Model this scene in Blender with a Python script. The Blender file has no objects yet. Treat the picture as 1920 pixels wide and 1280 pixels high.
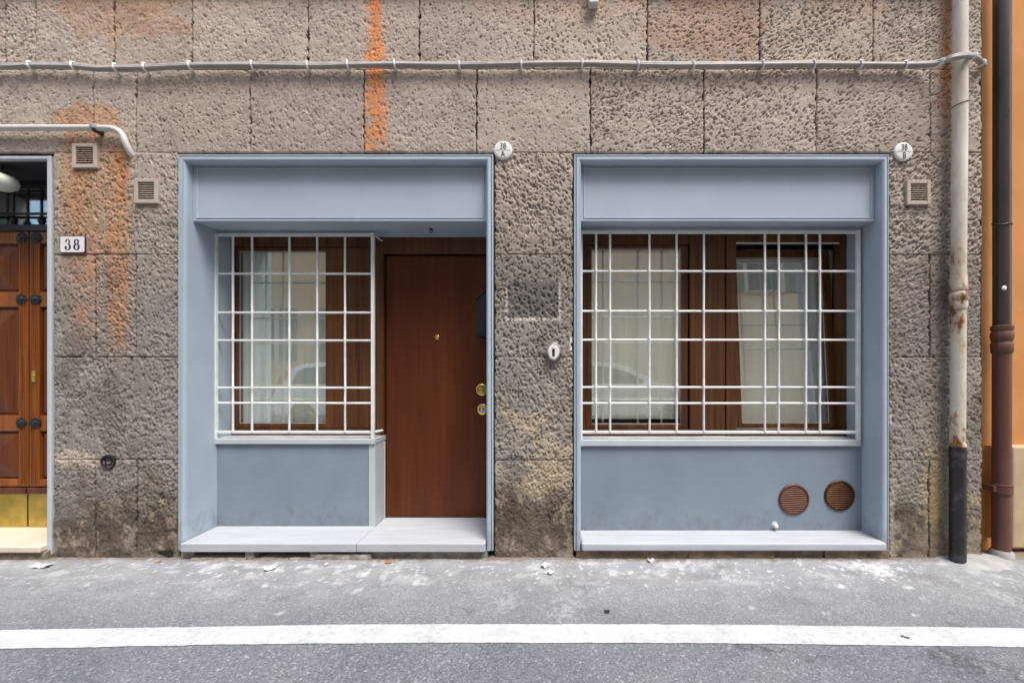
import bpy, bmesh, math, random
import numpy as np
from mathutils import Vector, Matrix
random.seed(7)
RNG = np.random.default_rng(11)
R = math.radians
scene = bpy.context.scene

# ------------------------------------------------------------------ camera
# street camera 3 m in front of the facade (facade plane y = 0, +y goes into the building)
F, D, CX, CY, CZ = 765.0, 3.0, 1030.0, 690.0, 1.39
def X(px, y=0.0): return (px - CX) * (D + y) / F      # measured on the photograph, at depth y
def Z(py, y=0.0): return CZ - (py - CY) * (D + y) / F
cam_d = bpy.data.cameras.new('camera'); cam = bpy.data.objects.new('camera', cam_d)
scene.collection.objects.link(cam)
cam.location = (0, -D, CZ); cam.rotation_euler = (R(90), 0, 0)
cam_d.sensor_width = 36.0; cam_d.lens = 36.0 * F / 1920.0
cam_d.shift_x = -(CX - 960.0) / 1920.0; cam_d.shift_y = (CY - 640.0) / 1920.0
cam_d.clip_start = 0.05; cam_d.clip_end = 2000
scene.camera = cam
# ------------------------------------------------------------------ sky, sun, exposure
SUN_EL, SUN_AZ = 64.0, 36.0            # elevation, degrees to the right of straight in front
world = bpy.data.worlds.new('World'); scene.world = world; world.use_nodes = True
wn = world.node_tree.nodes; wl = world.node_tree.links
sky = wn.new('ShaderNodeTexSky'); sky.sky_type = 'NISHITA'; sky.sun_disc = False
sky.sun_elevation = R(SUN_EL); sky.sun_rotation = R(180 - SUN_AZ)
sky.air_density = 1.0; sky.dust_density = 3.0; sky.ozone_density = 1.0
wn['Background'].inputs['Strength'].default_value = 0.125
wl.new(sky.outputs['Color'], wn['Background'].inputs['Color'])
sun_d = bpy.data.lights.new('sun', 'SUN'); sun_d.energy = 1.5; sun_d.angle = R(24); sun_d.color = (1.0, 0.98, 0.95)
sun = bpy.data.objects.new('sun', sun_d); scene.collection.objects.link(sun)
sv = Vector((math.sin(R(SUN_AZ)) * math.cos(R(SUN_EL)), -math.cos(R(SUN_AZ)) * math.cos(R(SUN_EL)), math.sin(R(SUN_EL))))
sun.rotation_euler = sv.to_track_quat('Z', 'Y').to_euler(); sun.location = sv * 30
vs = scene.view_settings
vs.view_transform = 'Standard'; vs.look = 'None'; vs.gamma = 1.0; vs.use_curve_mapping = False
vs.exposure = 1.38
cy_ = scene.cycles; cy_.max_bounces = 7; cy_.diffuse_bounces = 4; cy_.glossy_bounces = 3; cy_.transmission_bounces = 3; cy_.transparent_max_bounces = 8

# ------------------------------------------------------------------ helpers
def lin(r, g, b):
    f = lambda c: ((c / 255 + 0.055) / 1.055) ** 2.4 if c > 10.3 else c / 255 / 12.92
    return (f(r), f(g), f(b))
ORG = {}
class MB:
    def __init__(s): s.v = []; s.f = []
    def add(s, vs_, fs):
        o = len(s.v); s.v += [tuple(v) for v in vs_]; s.f += [tuple(i + o for i in f) for f in fs]; return s
    def box(s, x0, x1, y0, y1, z0, z1):
        return s.add([(x0,y0,z0),(x1,y0,z0),(x1,y1,z0),(x0,y1,z0),(x0,y0,z1),(x1,y0,z1),(x1,y1,z1),(x0,y1,z1)],
                     [(0,1,5,4),(1,2,6,5),(2,3,7,6),(3,0,4,7),(4,5,6,7),(3,2,1,0)])
    def tube(s, pts, r, n=8, caps=True):
        pts = [Vector(p) for p in pts]; rings = []; ref = None
        for i, p in enumerate(pts):
            t = (pts[min(i+1, len(pts)-1)] - pts[max(i-1, 0)]).normalized()
            if ref is None: ref = Vector((0,0,1)) if abs(t.z) < 0.9 else Vector((0,1,0))
            a = (ref - t * ref.dot(t)).normalized(); b = t.cross(a); ref = a
            rr = r[i] if isinstance(r, (list, tuple)) else r
            rings.append([p + (a*math.cos(q) + b*math.sin(q))*rr for q in [2*math.pi*k/n for k in range(n)]])
        vs_ = [v for rg in rings for v in rg]; fs = []
        for i in range(len(pts)-1):
            for k in range(n):
                fs.append((i*n+k, i*n+(k+1)%n, (i+1)*n+(k+1)%n, (i+1)*n+k))
        if caps: fs += [tuple(range(n))[::-1], tuple((len(pts)-1)*n+k for k in range(n))]
        return s.add(vs_, fs)
    def lathe(s, prof, c, axis='z', n=24, sx=1.0):
        # prof: (radius, offset along the axis); axis '-y' turns towards the street
        vs_ = []; fs = []
        for (r, t) in prof:
            for k in range(n):
                q = 2*math.pi*k/n; a, b = r*math.cos(q)*sx, r*math.sin(q)
                vs_.append((c[0]+a, c[1]+b, c[2]+t) if axis == 'z' else (c[0]+a, c[1]-t, c[2]+b))
        for i in range(len(prof)-1):
            for k in range(n):
                f = (i*n+k, i*n+(k+1)%n, (i+1)*n+(k+1)%n, (i+1)*n+k); fs.append(f)
        fs += [tuple(range(n))[::-1], tuple((len(prof)-1)*n+k for k in range(n))]
        return s.add(vs_, fs)
    def prism(s, poly, y0, y1):            # polygon in x,z pushed from y0 to y1
        n = len(poly)
        return s.add([(x, y0, z) for x, z in poly] + [(x, y1, z) for x, z in poly],
                     [tuple(range(n)), tuple(range(2*n-1, n-1, -1))] + [(i, n+i, n+(i+1)%n, (i+1)%n) for i in range(n)])
    def build(s, name, mat, parent=None, org=None, bevel=0.0, smooth=None, seg=2):
        o = Vector((0,0,0))
        if parent is not None: o = ORG[parent.name]
        elif org is not None: o = Vector(org)
        me = bpy.data.meshes.new(name)
        me.from_pydata([(v[0]-o.x, v[1]-o.y, v[2]-o.z) for v in s.v], [], s.f)
        bm = bmesh.new(); bm.from_mesh(me); bmesh.ops.recalc_face_normals(bm, faces=bm.faces); bm.to_mesh(me); bm.free()
        me.materials.append(mat)
        ob = bpy.data.objects.new(name, me); scene.collection.objects.link(ob)
        if parent is not None: ob.parent = parent
        else: ob.location = o
        ORG[ob.name] = o
        if smooth is not None:
            me.polygons.foreach_set('use_smooth', [True]*len(me.polygons)); me.set_sharp_from_angle(angle=R(smooth))
        if bevel > 0:
            m = ob.modifiers.new('bevel', 'BEVEL'); m.width = bevel; m.segments = seg; m.limit_method = 'ANGLE'; m.angle_limit = R(40)
            m.harden_normals = False
        return ob
def B(*a): return MB().box(*a)
def tag(o, label=None, cat=None, group=None, kind=None):
    if label: o['label'] = label
    if cat: o['category'] = cat
    if group: o['group'] = group
    if kind: o['kind'] = kind
    return o
def thing(name, label, cat, loc, group=None):
    e = bpy.data.objects.new(name, None); scene.collection.objects.link(e); e.location = loc
    e.empty_display_size = 0.1; ORG[e.name] = Vector(loc)
    return tag(e, label, cat, group)

# ------------------------------------------------------------------ numpy noise
def vnoise(x, y, seed=0):
    xi = np.floor(x).astype(np.int64); yi = np.floor(y).astype(np.int64); fx = x - xi; fy = y - yi
    fx = fx*fx*(3-2*fx); fy = fy*fy*(3-2*fy)
    def h(a, b):
        n = (a*374761393 + b*668265263 + seed*1442695041) & 0xffffffff
        n = ((n ^ (n >> 13)) * 1274126177) & 0xffffffff
        return ((n ^ (n >> 16)) & 0xffff) / 65535.0
    return (h(xi,yi)*(1-fx)+h(xi+1,yi)*fx)*(1-fy) + (h(xi,yi+1)*(1-fx)+h(xi+1,yi+1)*fx)*fy
def fbm(x, y, seed=0, oct=4, gain=0.5):
    s = 0.0; a = 1.0; t = 0.0
    for o in range(oct):
        s = s + a*vnoise(x*2**o, y*2**o, seed+o*17); t += a; a *= gain
    return s / t
def sstep(a, b, x):
    t = np.clip((x-a)/(b-a), 0, 1); return t*t*(3-2*t)

# ------------------------------------------------------------------ materials
def new_mat(name, rough=0.6, spec=0.5, metal=0.0):
    m = bpy.data.materials.new(name); m.use_nodes = True
    b = m.node_tree.nodes['Principled BSDF']
    b.inputs['Roughness'].default_value = rough; b.inputs['Metallic'].default_value = metal
    b.inputs['Specular IOR Level'].default_value = spec
    return m, m.node_tree.nodes, m.node_tree.links, b
def noise_node(n, l, scale=5, detail=5, stretch=(1,1,1), rough=0.55, dist=0.0, coord='pos'):
    if coord == 'pos': g = n.new('ShaderNodeNewGeometry'); out = g.outputs['Position']
    else: g = n.new('ShaderNodeTexCoord'); out = g.outputs['Object']
    mp = n.new('ShaderNodeMapping'); mp.inputs['Scale'].default_value = stretch; l.new(out, mp.inputs['Vector'])
    t = n.new('ShaderNodeTexNoise'); t.inputs['Scale'].default_value = scale; t.inputs['Detail'].default_value = detail
    t.inputs['Roughness'].default_value = rough; t.inputs['Distortion'].default_value = dist
    l.new(mp.outputs['Vector'], t.inputs['Vector']); return t.outputs['Fac']
def ramp(n, l, fac, stops):
    r = n.new('ShaderNodeValToRGB'); e = r.color_ramp.elements
    while len(e) > 1: e.remove(e[-1])
    e[0].position = stops[0][0]; e[0].color = (*stops[0][1], 1)
    for p, c in stops[1:]:
        q = e.new(p); q.color = (*c, 1)
    l.new(fac, r.inputs['Fac']); return r.outputs['Color']
def mixc(n, l, fac, a, b, mode='MIX'):
    m = n.new('ShaderNodeMix'); m.data_type = 'RGBA'; m.blend_type = mode
    for s, v in ((0, fac), (6, a), (7, b)):
        if hasattr(v, 'is_linked'): l.new(v, m.inputs[s])
        else: m.inputs[s].default_value = v if s == 0 else (*v, 1)
    return m.outputs[2]
def bump(n, l, b, h, strength=0.3, dist=0.002):
    k = n.new('ShaderNodeBump'); k.inputs['Strength'].default_value = strength; k.inputs['Distance'].default_value = dist
    l.new(h, k.inputs['Height']); l.new(k.outputs['Normal'], b.inputs['Normal'])
def sc(c, k): return tuple(x*k for x in c)
def mottled(name, col, var=0.12, scale=6, rough=0.6, spec=0.4, metal=0.0, bs=90, bst=0.15, bd=0.001, stretch=(1,1,1), dirt=None, dirt_amt=0.5, dirt_scale=4):
    m, n, l, b = new_mat(name, rough, spec, metal)
    c = ramp(n, l, noise_node(n, l, scale, 6, stretch), [(0.3, sc(col, 1-var)), (0.7, sc(col, 1+var))])
    if dirt:
        d = ramp(n, l, noise_node(n, l, dirt_scale, 8, stretch, 0.65), [(0.55, (0,0,0)), (0.72, (dirt_amt,)*3)])
        c = mixc(n, l, d, c, dirt)
    l.new(c, b.inputs['Base Color'])
    rr = n.new('ShaderNodeMapRange'); rr.inputs[3].default_value = max(0.05, rough-0.12); rr.inputs[4].default_value = min(1, rough+0.12)
    l.new(noise_node(n, l, scale*3, 4), rr.inputs[0]); l.new(rr.outputs[0], b.inputs['Roughness'])
    if bst: bump(n, l, b, noise_node(n, l, bs, 4), bst, bd)
    return m
def wood(name, c1, c2, c3, gx=34, rough=0.42, spec=0.45, ax='z', bst=0.12, br=(0.55, 1.3)):
    m, n, l, b = new_mat(name, rough, spec)
    st = {'z': (gx, gx, 1.1), 'x': (1.1, gx, gx)}[ax]
    f = noise_node(n, l, 1.0, 7, st, 0.62, 0.35)
    big = noise_node(n, l, 1.0, 3, tuple(s*0.18 for s in st), 0.5, 0.5)
    c = ramp(n, l, f, [(0.28, c1), (0.5, c2), (0.74, c3)])
    c = mixc(n, l, 0.75, c, ramp(n, l, big, [(0.3, (br[0],br[0]*.96,br[0]*.92)), (0.68, (br[1],)*3)]), 'MULTIPLY')
    l.new(c, b.inputs['Base Color']); bump(n, l, b, f, bst, 0.0015)
    return m
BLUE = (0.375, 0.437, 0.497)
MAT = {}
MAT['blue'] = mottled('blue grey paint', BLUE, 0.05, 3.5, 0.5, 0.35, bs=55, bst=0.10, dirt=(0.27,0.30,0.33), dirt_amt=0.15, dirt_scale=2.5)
MAT['blue_shaded'] = mottled('blue grey plaster darkened for shade', (0.205,0.252,0.302), 0.08, 3.0, 0.62, 0.3, bs=60, bst=0.32, bd=0.0015, dirt=(0.20,0.23,0.26), dirt_amt=0.35, dirt_scale=2.2)  # parapets: the blue paint darkened, their shading put into the base colour
def wear(m, splash_z=None):
    n, l = m.node_tree.nodes, m.node_tree.links; b = n['Principled BSDF']; src = b.inputs['Base Color'].links[0].from_socket
    ch = ramp(n, l, noise_node(n, l, 26, 9, (1,1,1), 0.8), [(0.675, (0,0,0)), (0.69, (0.8,)*3)])
    c = mixc(n, l, ch, src, (0.50,0.50,0.49))
    dr = ramp(n, l, noise_node(n, l, 1.0, 7, (30,30,1.6), 0.7), [(0.58, (0,0,0)), (0.8, (0.16,)*3)])
    c = mixc(n, l, dr, c, (0.20,0.205,0.20))
    g = n.new('ShaderNodeNewGeometry'); s_ = n.new('ShaderNodeSeparateXYZ'); l.new(g.outputs['Position'], s_.inputs[0])
    mr = n.new('ShaderNodeMapRange'); mr.inputs[1].default_value = 0.45; mr.inputs[2].default_value = 0.08; mr.inputs[3].default_value = -0.15; mr.inputs[4].default_value = 0.22; l.new(s_.outputs['Z'], mr.inputs[0])
    ad = n.new('ShaderNodeMath'); l.new(mr.outputs[0], ad.inputs[0]); l.new(noise_node(n, l, 14, 9, (1,1,0.7), 0.72), ad.inputs[1])
    c = mixc(n, l, ramp(n, l, ad.outputs[0], [(0.55, (0,0,0)), (0.85, (0.6,)*3)]), c, (0.15,0.135,0.115))
    l.new(c, b.inputs['Base Color'])
wear(MAT['blue']); wear(MAT['blue_shaded'])
MAT['sill'] = mottled('grey painted sill stone', (0.41,0.432,0.455), 0.08, 5, 0.55, 0.3, bs=120, bst=0.12, dirt=(0.24,0.235,0.225), dirt_amt=0.45, dirt_scale=4, stretch=(0.5,3,3))
MAT['ledge'] = mottled('pale grey ledge paint', (0.46,0.49,0.51), 0.06, 6, 0.5, 0.3, bst=0.1)
MAT['grille'] = mottled('white grille paint', (0.72,0.72,0.71), 0.06, 14, 0.38, 0.5, bs=160, bst=0.12, dirt=(0.42,0.38,0.33), dirt_amt=0.5, dirt_scale=11)
MAT['door'] = wood('mahogany veneer', (0.074,0.0165,0.0048), (0.098,0.0230,0.0062), (0.128,0.033,0.0080), 24, 0.42, 0.28, br=(0.8, 1.16))
MAT['wood'] = wood('brown window wood', (0.040,0.014,0.004), (0.092,0.033,0.009), (0.165,0.063,0.017), 40, 0.38)
MAT['oak'] = wood('varnished orange oak', (0.10,0.026,0.004), (0.21,0.060,0.009), (0.35,0.112,0.017), 46, 0.34, 0.5)
MAT['oak_dark'] = wood('dark varnished oak', (0.05,0.012,0.003), (0.10,0.026,0.006), (0.16,0.045,0.010), 46, 0.34, 0.5)
MAT['brass'] = mottled('polished brass', (0.78,0.53,0.16), 0.12, 20, 0.24, 0.5, 1.0, bst=0.0)
MAT['kick'] = mottled('worn brass plate', (0.55,0.40,0.10), 0.2, 9, 0.42, 0.5, 1.0, bs=60, bst=0.1, dirt=(0.22,0.15,0.05), dirt_amt=0.5)
MAT['iron'] = mottled('black iron', (0.018,0.016,0.015), 0.3, 20, 0.45, 0.5, bst=0.2)
MAT['black'] = mottled('black lacquer', (0.010,0.010,0.012), 0.2, 9, 0.35, 0.5, bst=0.0)
MAT['mortar'] = mottled('joint mortar', (0.055,0.046,0.038), 0.3, 30, 0.95, 0.1, bst=0.4)
MAT['base'] = mottled('rough base stone', (0.27,0.245,0.215), 0.3, 14, 0.9, 0.15, bs=60, bst=0.7, bd=0.006, dirt=(0.10,0.085,0.07), dirt_amt=0.8, dirt_scale=9)
MAT['base_brown'] = mottled('brown base render', (0.20,0.155,0.115), 0.3, 12, 0.92, 0.15, bs=70, bst=0.7, bd=0.006, dirt=(0.08,0.06,0.045), dirt_amt=0.7, dirt_scale=8)
MAT['marble'] = mottled('cream threshold stone', (0.62,0.545,0.44), 0.08, 5, 0.4, 0.4, bst=0.08, dirt=(0.45,0.36,0.25), dirt_amt=0.4, dirt_scale=3)
MAT['vent'] = mottled('beige vent plastic', (0.46,0.385,0.315), 0.08, 12, 0.5, 0.4, bst=0.05, dirt=(0.22,0.17,0.13), dirt_amt=0.4, dirt_scale=12)
MAT['vent_dark'] = mottled('vent shaft', (0.03,0.027,0.024), 0.2, 12, 0.9, 0.2, bst=0)
MAT['copper'] = mottled('copper louvre', (0.125,0.050,0.030), 0.25, 18, 0.5, 0.5, 0.5, bst=0.05, dirt=(0.10,0.04,0.022), dirt_amt=0.6, dirt_scale=14)
MAT['copper_old'] = mottled('tarnished copper louvre', (0.10,0.045,0.02), 0.25, 18, 0.36, 0.5, 0.8, bst=0.05, dirt=(0.06,0.03,0.015), dirt_amt=0.6, dirt_scale=14)
MAT['enamel'] = mottled('white enamel', (0.74,0.72,0.69), 0.03, 10, 0.25, 0.5, bst=0.0)
MAT['ink'] = mottled('dark violet enamel', (0.045,0.022,0.060), 0.1, 10, 0.35, 0.4, bst=0.0)
MAT['ink_black'] = mottled('black lettering', (0.03,0.03,0.03), 0.1, 10, 0.5, 0.3, bst=0.0)
MAT['steel'] = mottled('brushed steel', (0.62,0.60,0.57), 0.08, 30, 0.3, 0.5, 0.9, bst=0.05)
MAT['cable'] = mottled('painted grey cable', (0.37,0.345,0.315), 0.14, 14, 0.55, 0.35, bst=0.15, dirt=(0.14,0.12,0.10), dirt_amt=0.5, dirt_scale=7)
MAT['clip'] = mottled('white cable clip', (0.75,0.75,0.74), 0.05, 10, 0.45, 0.4, bst=0.0)
MAT['gas'] = mottled('cream pipe paint', (0.60,0.58,0.54), 0.06, 9, 0.42, 0.4, bst=0.08, dirt=(0.44,0.25,0.12), dirt_amt=0.4, dirt_scale=6)
MAT['boot'] = mottled('black cast iron boot', (0.018,0.015,0.017), 0.25, 8, 0.38, 0.5, bs=60, bst=0.2, dirt=(0.12,0.12,0.135), dirt_amt=0.8, dirt_scale=7)
MAT['dark_pipe'] = mottled('weathered zinc pipe', (0.075,0.062,0.056), 0.18, 5, 0.32, 0.5, 0.35, bs=40, bst=0.05, dirt=(0.035,0.03,0.028), dirt_amt=0.5, stretch=(1,1,0.35))
MAT['brown_pipe'] = mottled('brown painted pipe', (0.135,0.060,0.040), 0.14, 6, 0.42, 0.45, bs=60, bst=0.12, dirt=(0.20,0.125,0.10), dirt_amt=0.55, dirt_scale=5, stretch=(1,1,0.4))
MAT['orange'] = mottled('orange plaster', (0.60,0.265,0.092), 0.08, 2.5, 0.85, 0.15, bs=40, bst=0.25, bd=0.002, dirt=(0.66,0.37,0.19), dirt_amt=0.7, dirt_scale=1.4)
MAT['cream'] = mottled('cream plinth stone', (0.47,0.36,0.225), 0.12, 5, 0.85, 0.15, bs=50, bst=0.35, bd=0.003, dirt=(0.20,0.14,0.09), dirt_amt=0.5, dirt_scale=3)
MAT['paper'] = mottled('white paper', (0.74,0.75,0.76), 0.04, 20, 0.8, 0.1, bst=0.1)
MAT['leaf'] = mottled('dry orange leaf', (0.46,0.17,0.05), 0.2, 40, 0.7, 0.2, bst=0.2)
MAT['cement'] = mottled('pale cement', (0.34,0.335,0.325), 0.15, 9, 0.92, 0.15, bs=60, bst=0.5, bd=0.004, dirt=(0.20,0.19,0.175), dirt_amt=0.5, dirt_scale=6)
MAT['globe'] = mottled('milk glass', (0.72,0.70,0.60), 0.03, 8, 0.2, 0.5, bst=0)
MAT['plaster_in'] = mottled('dim room plaster', (0.45,0.43,0.40), 0.05, 3, 0.9, 0.1, bst=0)
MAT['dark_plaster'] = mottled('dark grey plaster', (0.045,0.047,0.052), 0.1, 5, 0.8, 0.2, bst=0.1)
MAT['opp'] = mottled('beige stucco', (0.72,0.59,0.43), 0.08, 1.2, 0.9, 0.1, bs=30, bst=0.2, dirt=(0.42,0.30,0.20), dirt_amt=0.4, dirt_scale=0.8)
MAT['peach'] = mottled('peach stucco', (0.70,0.46,0.28), 0.08, 1.2, 0.9, 0.1, bs=30, bst=0.2)
MAT['shutter'] = mottled('grey green shutter paint', (0.16,0.20,0.16), 0.1, 5, 0.6, 0.3, bst=0.1)
MAT['trim'] = mottled('pale stone trim', (0.55,0.50,0.43), 0.1, 4, 0.85, 0.2, bst=0.2)
MAT['car_white'] = mottled('white car paint', (0.74,0.75,0.77), 0.01, 2, 0.12, 0.6, bst=0)
MAT['car_silver'] = mottled('pale silver car paint', (0.60,0.63,0.66), 0.01, 2, 0.14, 0.6, bst=0)
MAT['car_glass'] = mottled('car glass', (0.03,0.036,0.038), 0.05, 2, 0.05, 0.6, bst=0)
MAT['tyre'] = mottled('tyre rubber', (0.02,0.02,0.02), 0.1, 20, 0.8, 0.2, bst=0.2)
MAT['red'] = mottled('red lamp plastic', (0.45,0.02,0.015), 0.05, 5, 0.15, 0.6, bst=0)
MAT['gasket'] = mottled('pale window gasket', (0.55,0.54,0.52), 0.05, 10, 0.5, 0.3, bst=0)

def stone_mat():
    m, n, l, b = new_mat('pitted stone', 0.93, 0.12)
    a = n.new('ShaderNodeAttribute'); a.attribute_name = 'tone'
    g = ramp(n, l, noise_node(n, l, 95, 6, rough=0.8), [(0.3, (0.52,0.505,0.49)), (0.5, (0.98,0.98,0.98)), (0.7, (1.36,1.37,1.38))])
    l.new(mixc(n, l, 0.8, a.outputs['Color'], g, 'MULTIPLY'), b.inputs['Base Color'])
    bump(n, l, b, noise_node(n, l, 110, 6, rough=0.75), 0.85, 0.006); return m
MAT['stone'] = stone_mat()
def rusty(name, zc, amt):
    # cream paint with rust bleeding below and around a joint at height zc
    m, n, l, b = new_mat(name, 0.42, 0.45)
    base = ramp(n, l, noise_node(n, l, 4, 6, (1,1,0.3)), [(0.3, (0.55,0.485,0.39)), (0.7, (0.70,0.65,0.55))])
    g = n.new('ShaderNodeNewGeometry'); s = n.new('ShaderNodeSeparateXYZ'); l.new(g.outputs['Position'], s.inputs[0])
    d = n.new('ShaderNodeMath'); d.operation = 'SUBTRACT'; l.new(s.outputs['Z'], d.inputs[0]); d.inputs[1].default_value = zc
    ab1 = n.new('ShaderNodeMath'); ab1.operation = 'ABSOLUTE'; l.new(d.outputs[0], ab1.inputs[0])
    d2_ = n.new('ShaderNodeMath'); d2_.operation = 'SUBTRACT'; l.new(s.outputs['Z'], d2_.inputs[0]); d2_.inputs[1].default_value = 0.82
    ab2 = n.new('ShaderNodeMath'); ab2.operation = 'ABSOLUTE'; l.new(d2_.outputs[0], ab2.inputs[0])
    ab = n.new('ShaderNodeMath'); ab.operation = 'MINIMUM'; l.new(ab1.outputs[0], ab.inputs[0]); l.new(ab2.outputs[0], ab.inputs[1])
    mr = n.new('ShaderNodeMapRange'); mr.inputs[1].default_value = 0.0; mr.inputs[2].default_value = 0.42; mr.inputs[3].default_value = amt; mr.inputs[4].default_value = 0.0
    l.new(ab.outputs[0], mr.inputs[0])
    ad = n.new('ShaderNodeMath'); ad.operation = 'ADD'; l.new(mr.outputs[0], ad.inputs[0]); l.new(noise_node(n, l, 16, 8, (1,1,0.45), 0.7), ad.inputs[1])
    f = ramp(n, l, ad.outputs[0], [(0.66, (0,0,0)), (0.74, (1,1,1))])
    rc = ramp(n, l, noise_node(n, l, 50, 4), [(0.3, (0.10,0.035,0.014)), (0.7, (0.27,0.12,0.05))])
    grime = ramp(n, l, noise_node(n, l, 7, 9, (1,1,0.22), 0.72), [(0.46, (0,0,0)), (0.7, (0.75,)*3)])
    base = mixc(n, l, grime, base, (0.38,0.31,0.20))
    halo = ramp(n, l, ad.outputs[0], [(0.56, (0,0,0)), (0.72, (0.7,)*3)])
    base = mixc(n, l, halo, base, (0.45,0.26,0.12))
    l.new(mixc(n, l, f, base, rc), b.inputs['Base Color'])
    bump(n, l, b, f, 0.3, 0.001); return m
MAT['pipe_top'] = rusty('cream downpipe paint', 2.08, 0.10)
MAT['pipe_low'] = rusty('cream downpipe paint with rust', 1.88, 0.22)
def glass_mat():
    m = bpy.data.materials.new('window glass'); m.use_nodes = True; n = m.node_tree.nodes; l = m.node_tree.links
    n.remove(n['Principled BSDF']); out = n['Material Output']
    lw = n.new('ShaderNodeLayerWeight'); lw.inputs['Blend'].default_value = 0.5
    pw = n.new('ShaderNodeMath'); pw.operation = 'POWER'; pw.inputs[1].default_value = 4.0; l.new(lw.outputs['Facing'], pw.inputs[0])
    mu = n.new('ShaderNodeMath'); mu.operation = 'MULTIPLY_ADD'; mu.use_clamp = True; mu.inputs[1].default_value = 0.8; mu.inputs[2].default_value = 0.25; l.new(pw.outputs[0], mu.inputs[0])
    t = n.new('ShaderNodeBsdfTransparent'); t.inputs[0].default_value = (0.975,0.99,0.975,1)
    g = n.new('ShaderNodeBsdfGlossy'); g.inputs['Roughness'].default_value = 0.012; g.inputs['Color'].default_value = (0.95,1,0.97,1)
    mx = n.new('ShaderNodeMixShader'); l.new(mu.outputs[0], mx.inputs[0]); l.new(t.outputs[0], mx.inputs[1]); l.new(g.outputs[0], mx.inputs[2])
    l.new(mx.outputs[0], out.inputs['Surface']); return m
MAT['glass'] = glass_mat()
def curtain_mat():
    m = bpy.data.materials.new('sheer curtain'); m.use_nodes = True; n = m.node_tree.nodes; l = m.node_tree.links
    n.remove(n['Principled BSDF']); out = n['Material Output']
    c = ramp(n, l, noise_node(n, l, 260, 3, (1,1,0.15)), [(0.3, (0.89,0.88,0.81)), (0.7, (0.93,0.92,0.86))])
    d = n.new('ShaderNodeBsdfDiffuse'); t = n.new('ShaderNodeBsdfTranslucent'); l.new(c, d.inputs[0]); l.new(c, t.inputs[0])
    mx = n.new('ShaderNodeMixShader'); mx.inputs[0].default_value = 0.08; l.new(d.outputs[0], mx.inputs[1]); l.new(t.outputs[0], mx.inputs[2])
    l.new(mx.outputs[0], out.inputs['Surface']); return m
MAT['curtain'] = curtain_mat()

# ------------------------------------------------------------------ ground
def ground_h(x, y):
    return 0.010*(fbm(x*1.3, y*1.3, 5, 3)-0.5) + 0.004*(fbm(x*9, y*9, 9, 3)-0.5)
def asphalt_mat():
    m, n, l, b = new_mat('worn asphalt', 0.88, 0.25)
    g = n.new('ShaderNodeNewGeometry'); s = n.new('ShaderNodeSeparateXYZ'); l.new(g.outputs['Position'], s.inputs[0])
    grain = noise_node(n, l, 120, 5, rough=0.8)
    base = ramp(n, l, grain, [(0.30, (0.064,0.069,0.077)), (0.5, (0.160,0.170,0.183)), (0.70, (0.32,0.333,0.350))])
    base = mixc(n, l, 0.9, base, ramp(n, l, noise_node(n, l, 2.2, 6), [(0.3, (0.82,0.83,0.86)), (0.7, (1.15,1.15,1.13))]), 'MULTIPLY')
    vo = n.new('ShaderNodeTexVoronoi'); vo.inputs['Scale'].default_value = 95; l.new(g.outputs['Position'], vo.inputs['Vector'])
    vsp = n.new('ShaderNodeSeparateColor'); l.new(vo.outputs['Color'], vsp.inputs[0])
    base = mixc(n, l, 0.75, base, ramp(n, l, vsp.outputs[0], [(0.0, (0.66,0.67,0.69)), (0.75, (1.05,1.05,1.05)), (0.93, (1.12,1.13,1.15)), (0.97, (1.6,1.6,1.62))]), 'MULTIPLY')
    vc = n.new('ShaderNodeTexVoronoi'); vc.feature = 'DISTANCE_TO_EDGE'; vc.inputs['Scale'].default_value = 0.9
    wv = n.new('ShaderNodeVectorMath'); wv.operation = 'MULTIPLY_ADD'; nt = n.new('ShaderNodeTexNoise'); nt.inputs['Scale'].default_value = 5; nt.inputs['Detail'].default_value = 6; l.new(g.outputs['Position'], nt.inputs['Vector'])
    l.new(nt.outputs['Color'], wv.inputs[0]); wv.inputs[1].default_value = (0.35,0.35,0.35); l.new(g.outputs['Position'], wv.inputs[2]); l.new(wv.outputs[0], vc.inputs['Vector'])
    cr = mixc(n, l, ramp(n, l, noise_node(n, l, 1.3, 3), [(0.5, (0,0,0)), (0.6, (1,1,1))]), (0,0,0), ramp(n, l, vc.outputs['Distance'], [(0.0, (0.7,)*3), (0.012, (0,0,0))]))
    base = mixc(n, l, cr, base, (0.04,0.04,0.04))
    # dust and lime that gather along the foot of the wall
    mr = n.new('ShaderNodeMapRange'); mr.inputs[1].default_value = -1.0; mr.inputs[2].default_value = -0.05; l.new(s.outputs['Y'], mr.inputs[0])
    mu = n.new('ShaderNodeMath'); mu.operation = 'MULTIPLY'; l.new(mr.outputs[0], mu.inputs[0])
    l.new(ramp(n, l, noise_node(n, l, 3.0, 8, (1,1.6,1), 0.68), [(0.25, (0.25,)*3), (0.7, (0.95,)*3)]), mu.inputs[1])
    c = mixc(n, l, mu.outputs[0], base, mixc(n, l, 0.7, (0.38,0.385,0.39), ramp(n, l, grain, [(0.3, (0.5,)*3), (0.7, (1.3,)*3)]), 'MULTIPLY'))
    a = n.new('ShaderNodeAttribute'); a.attribute_name = 'spot'
    sp = n.new('ShaderNodeSeparateColor'); l.new(a.outputs['Color'], sp.inputs[0])
    c = mixc(n, l, sp.outputs[0], c, (0.72,0.735,0.75))
    c = mixc(n, l, sp.outputs[1], c, (0.16,0.115,0.075))
    l.new(c, b.inputs['Base Color']); bump(n, l, b, noise_node(n, l, 120, 5, rough=0.75), 0.7, 0.006); return m
MAT['asphalt'] = asphalt_mat()
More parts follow.
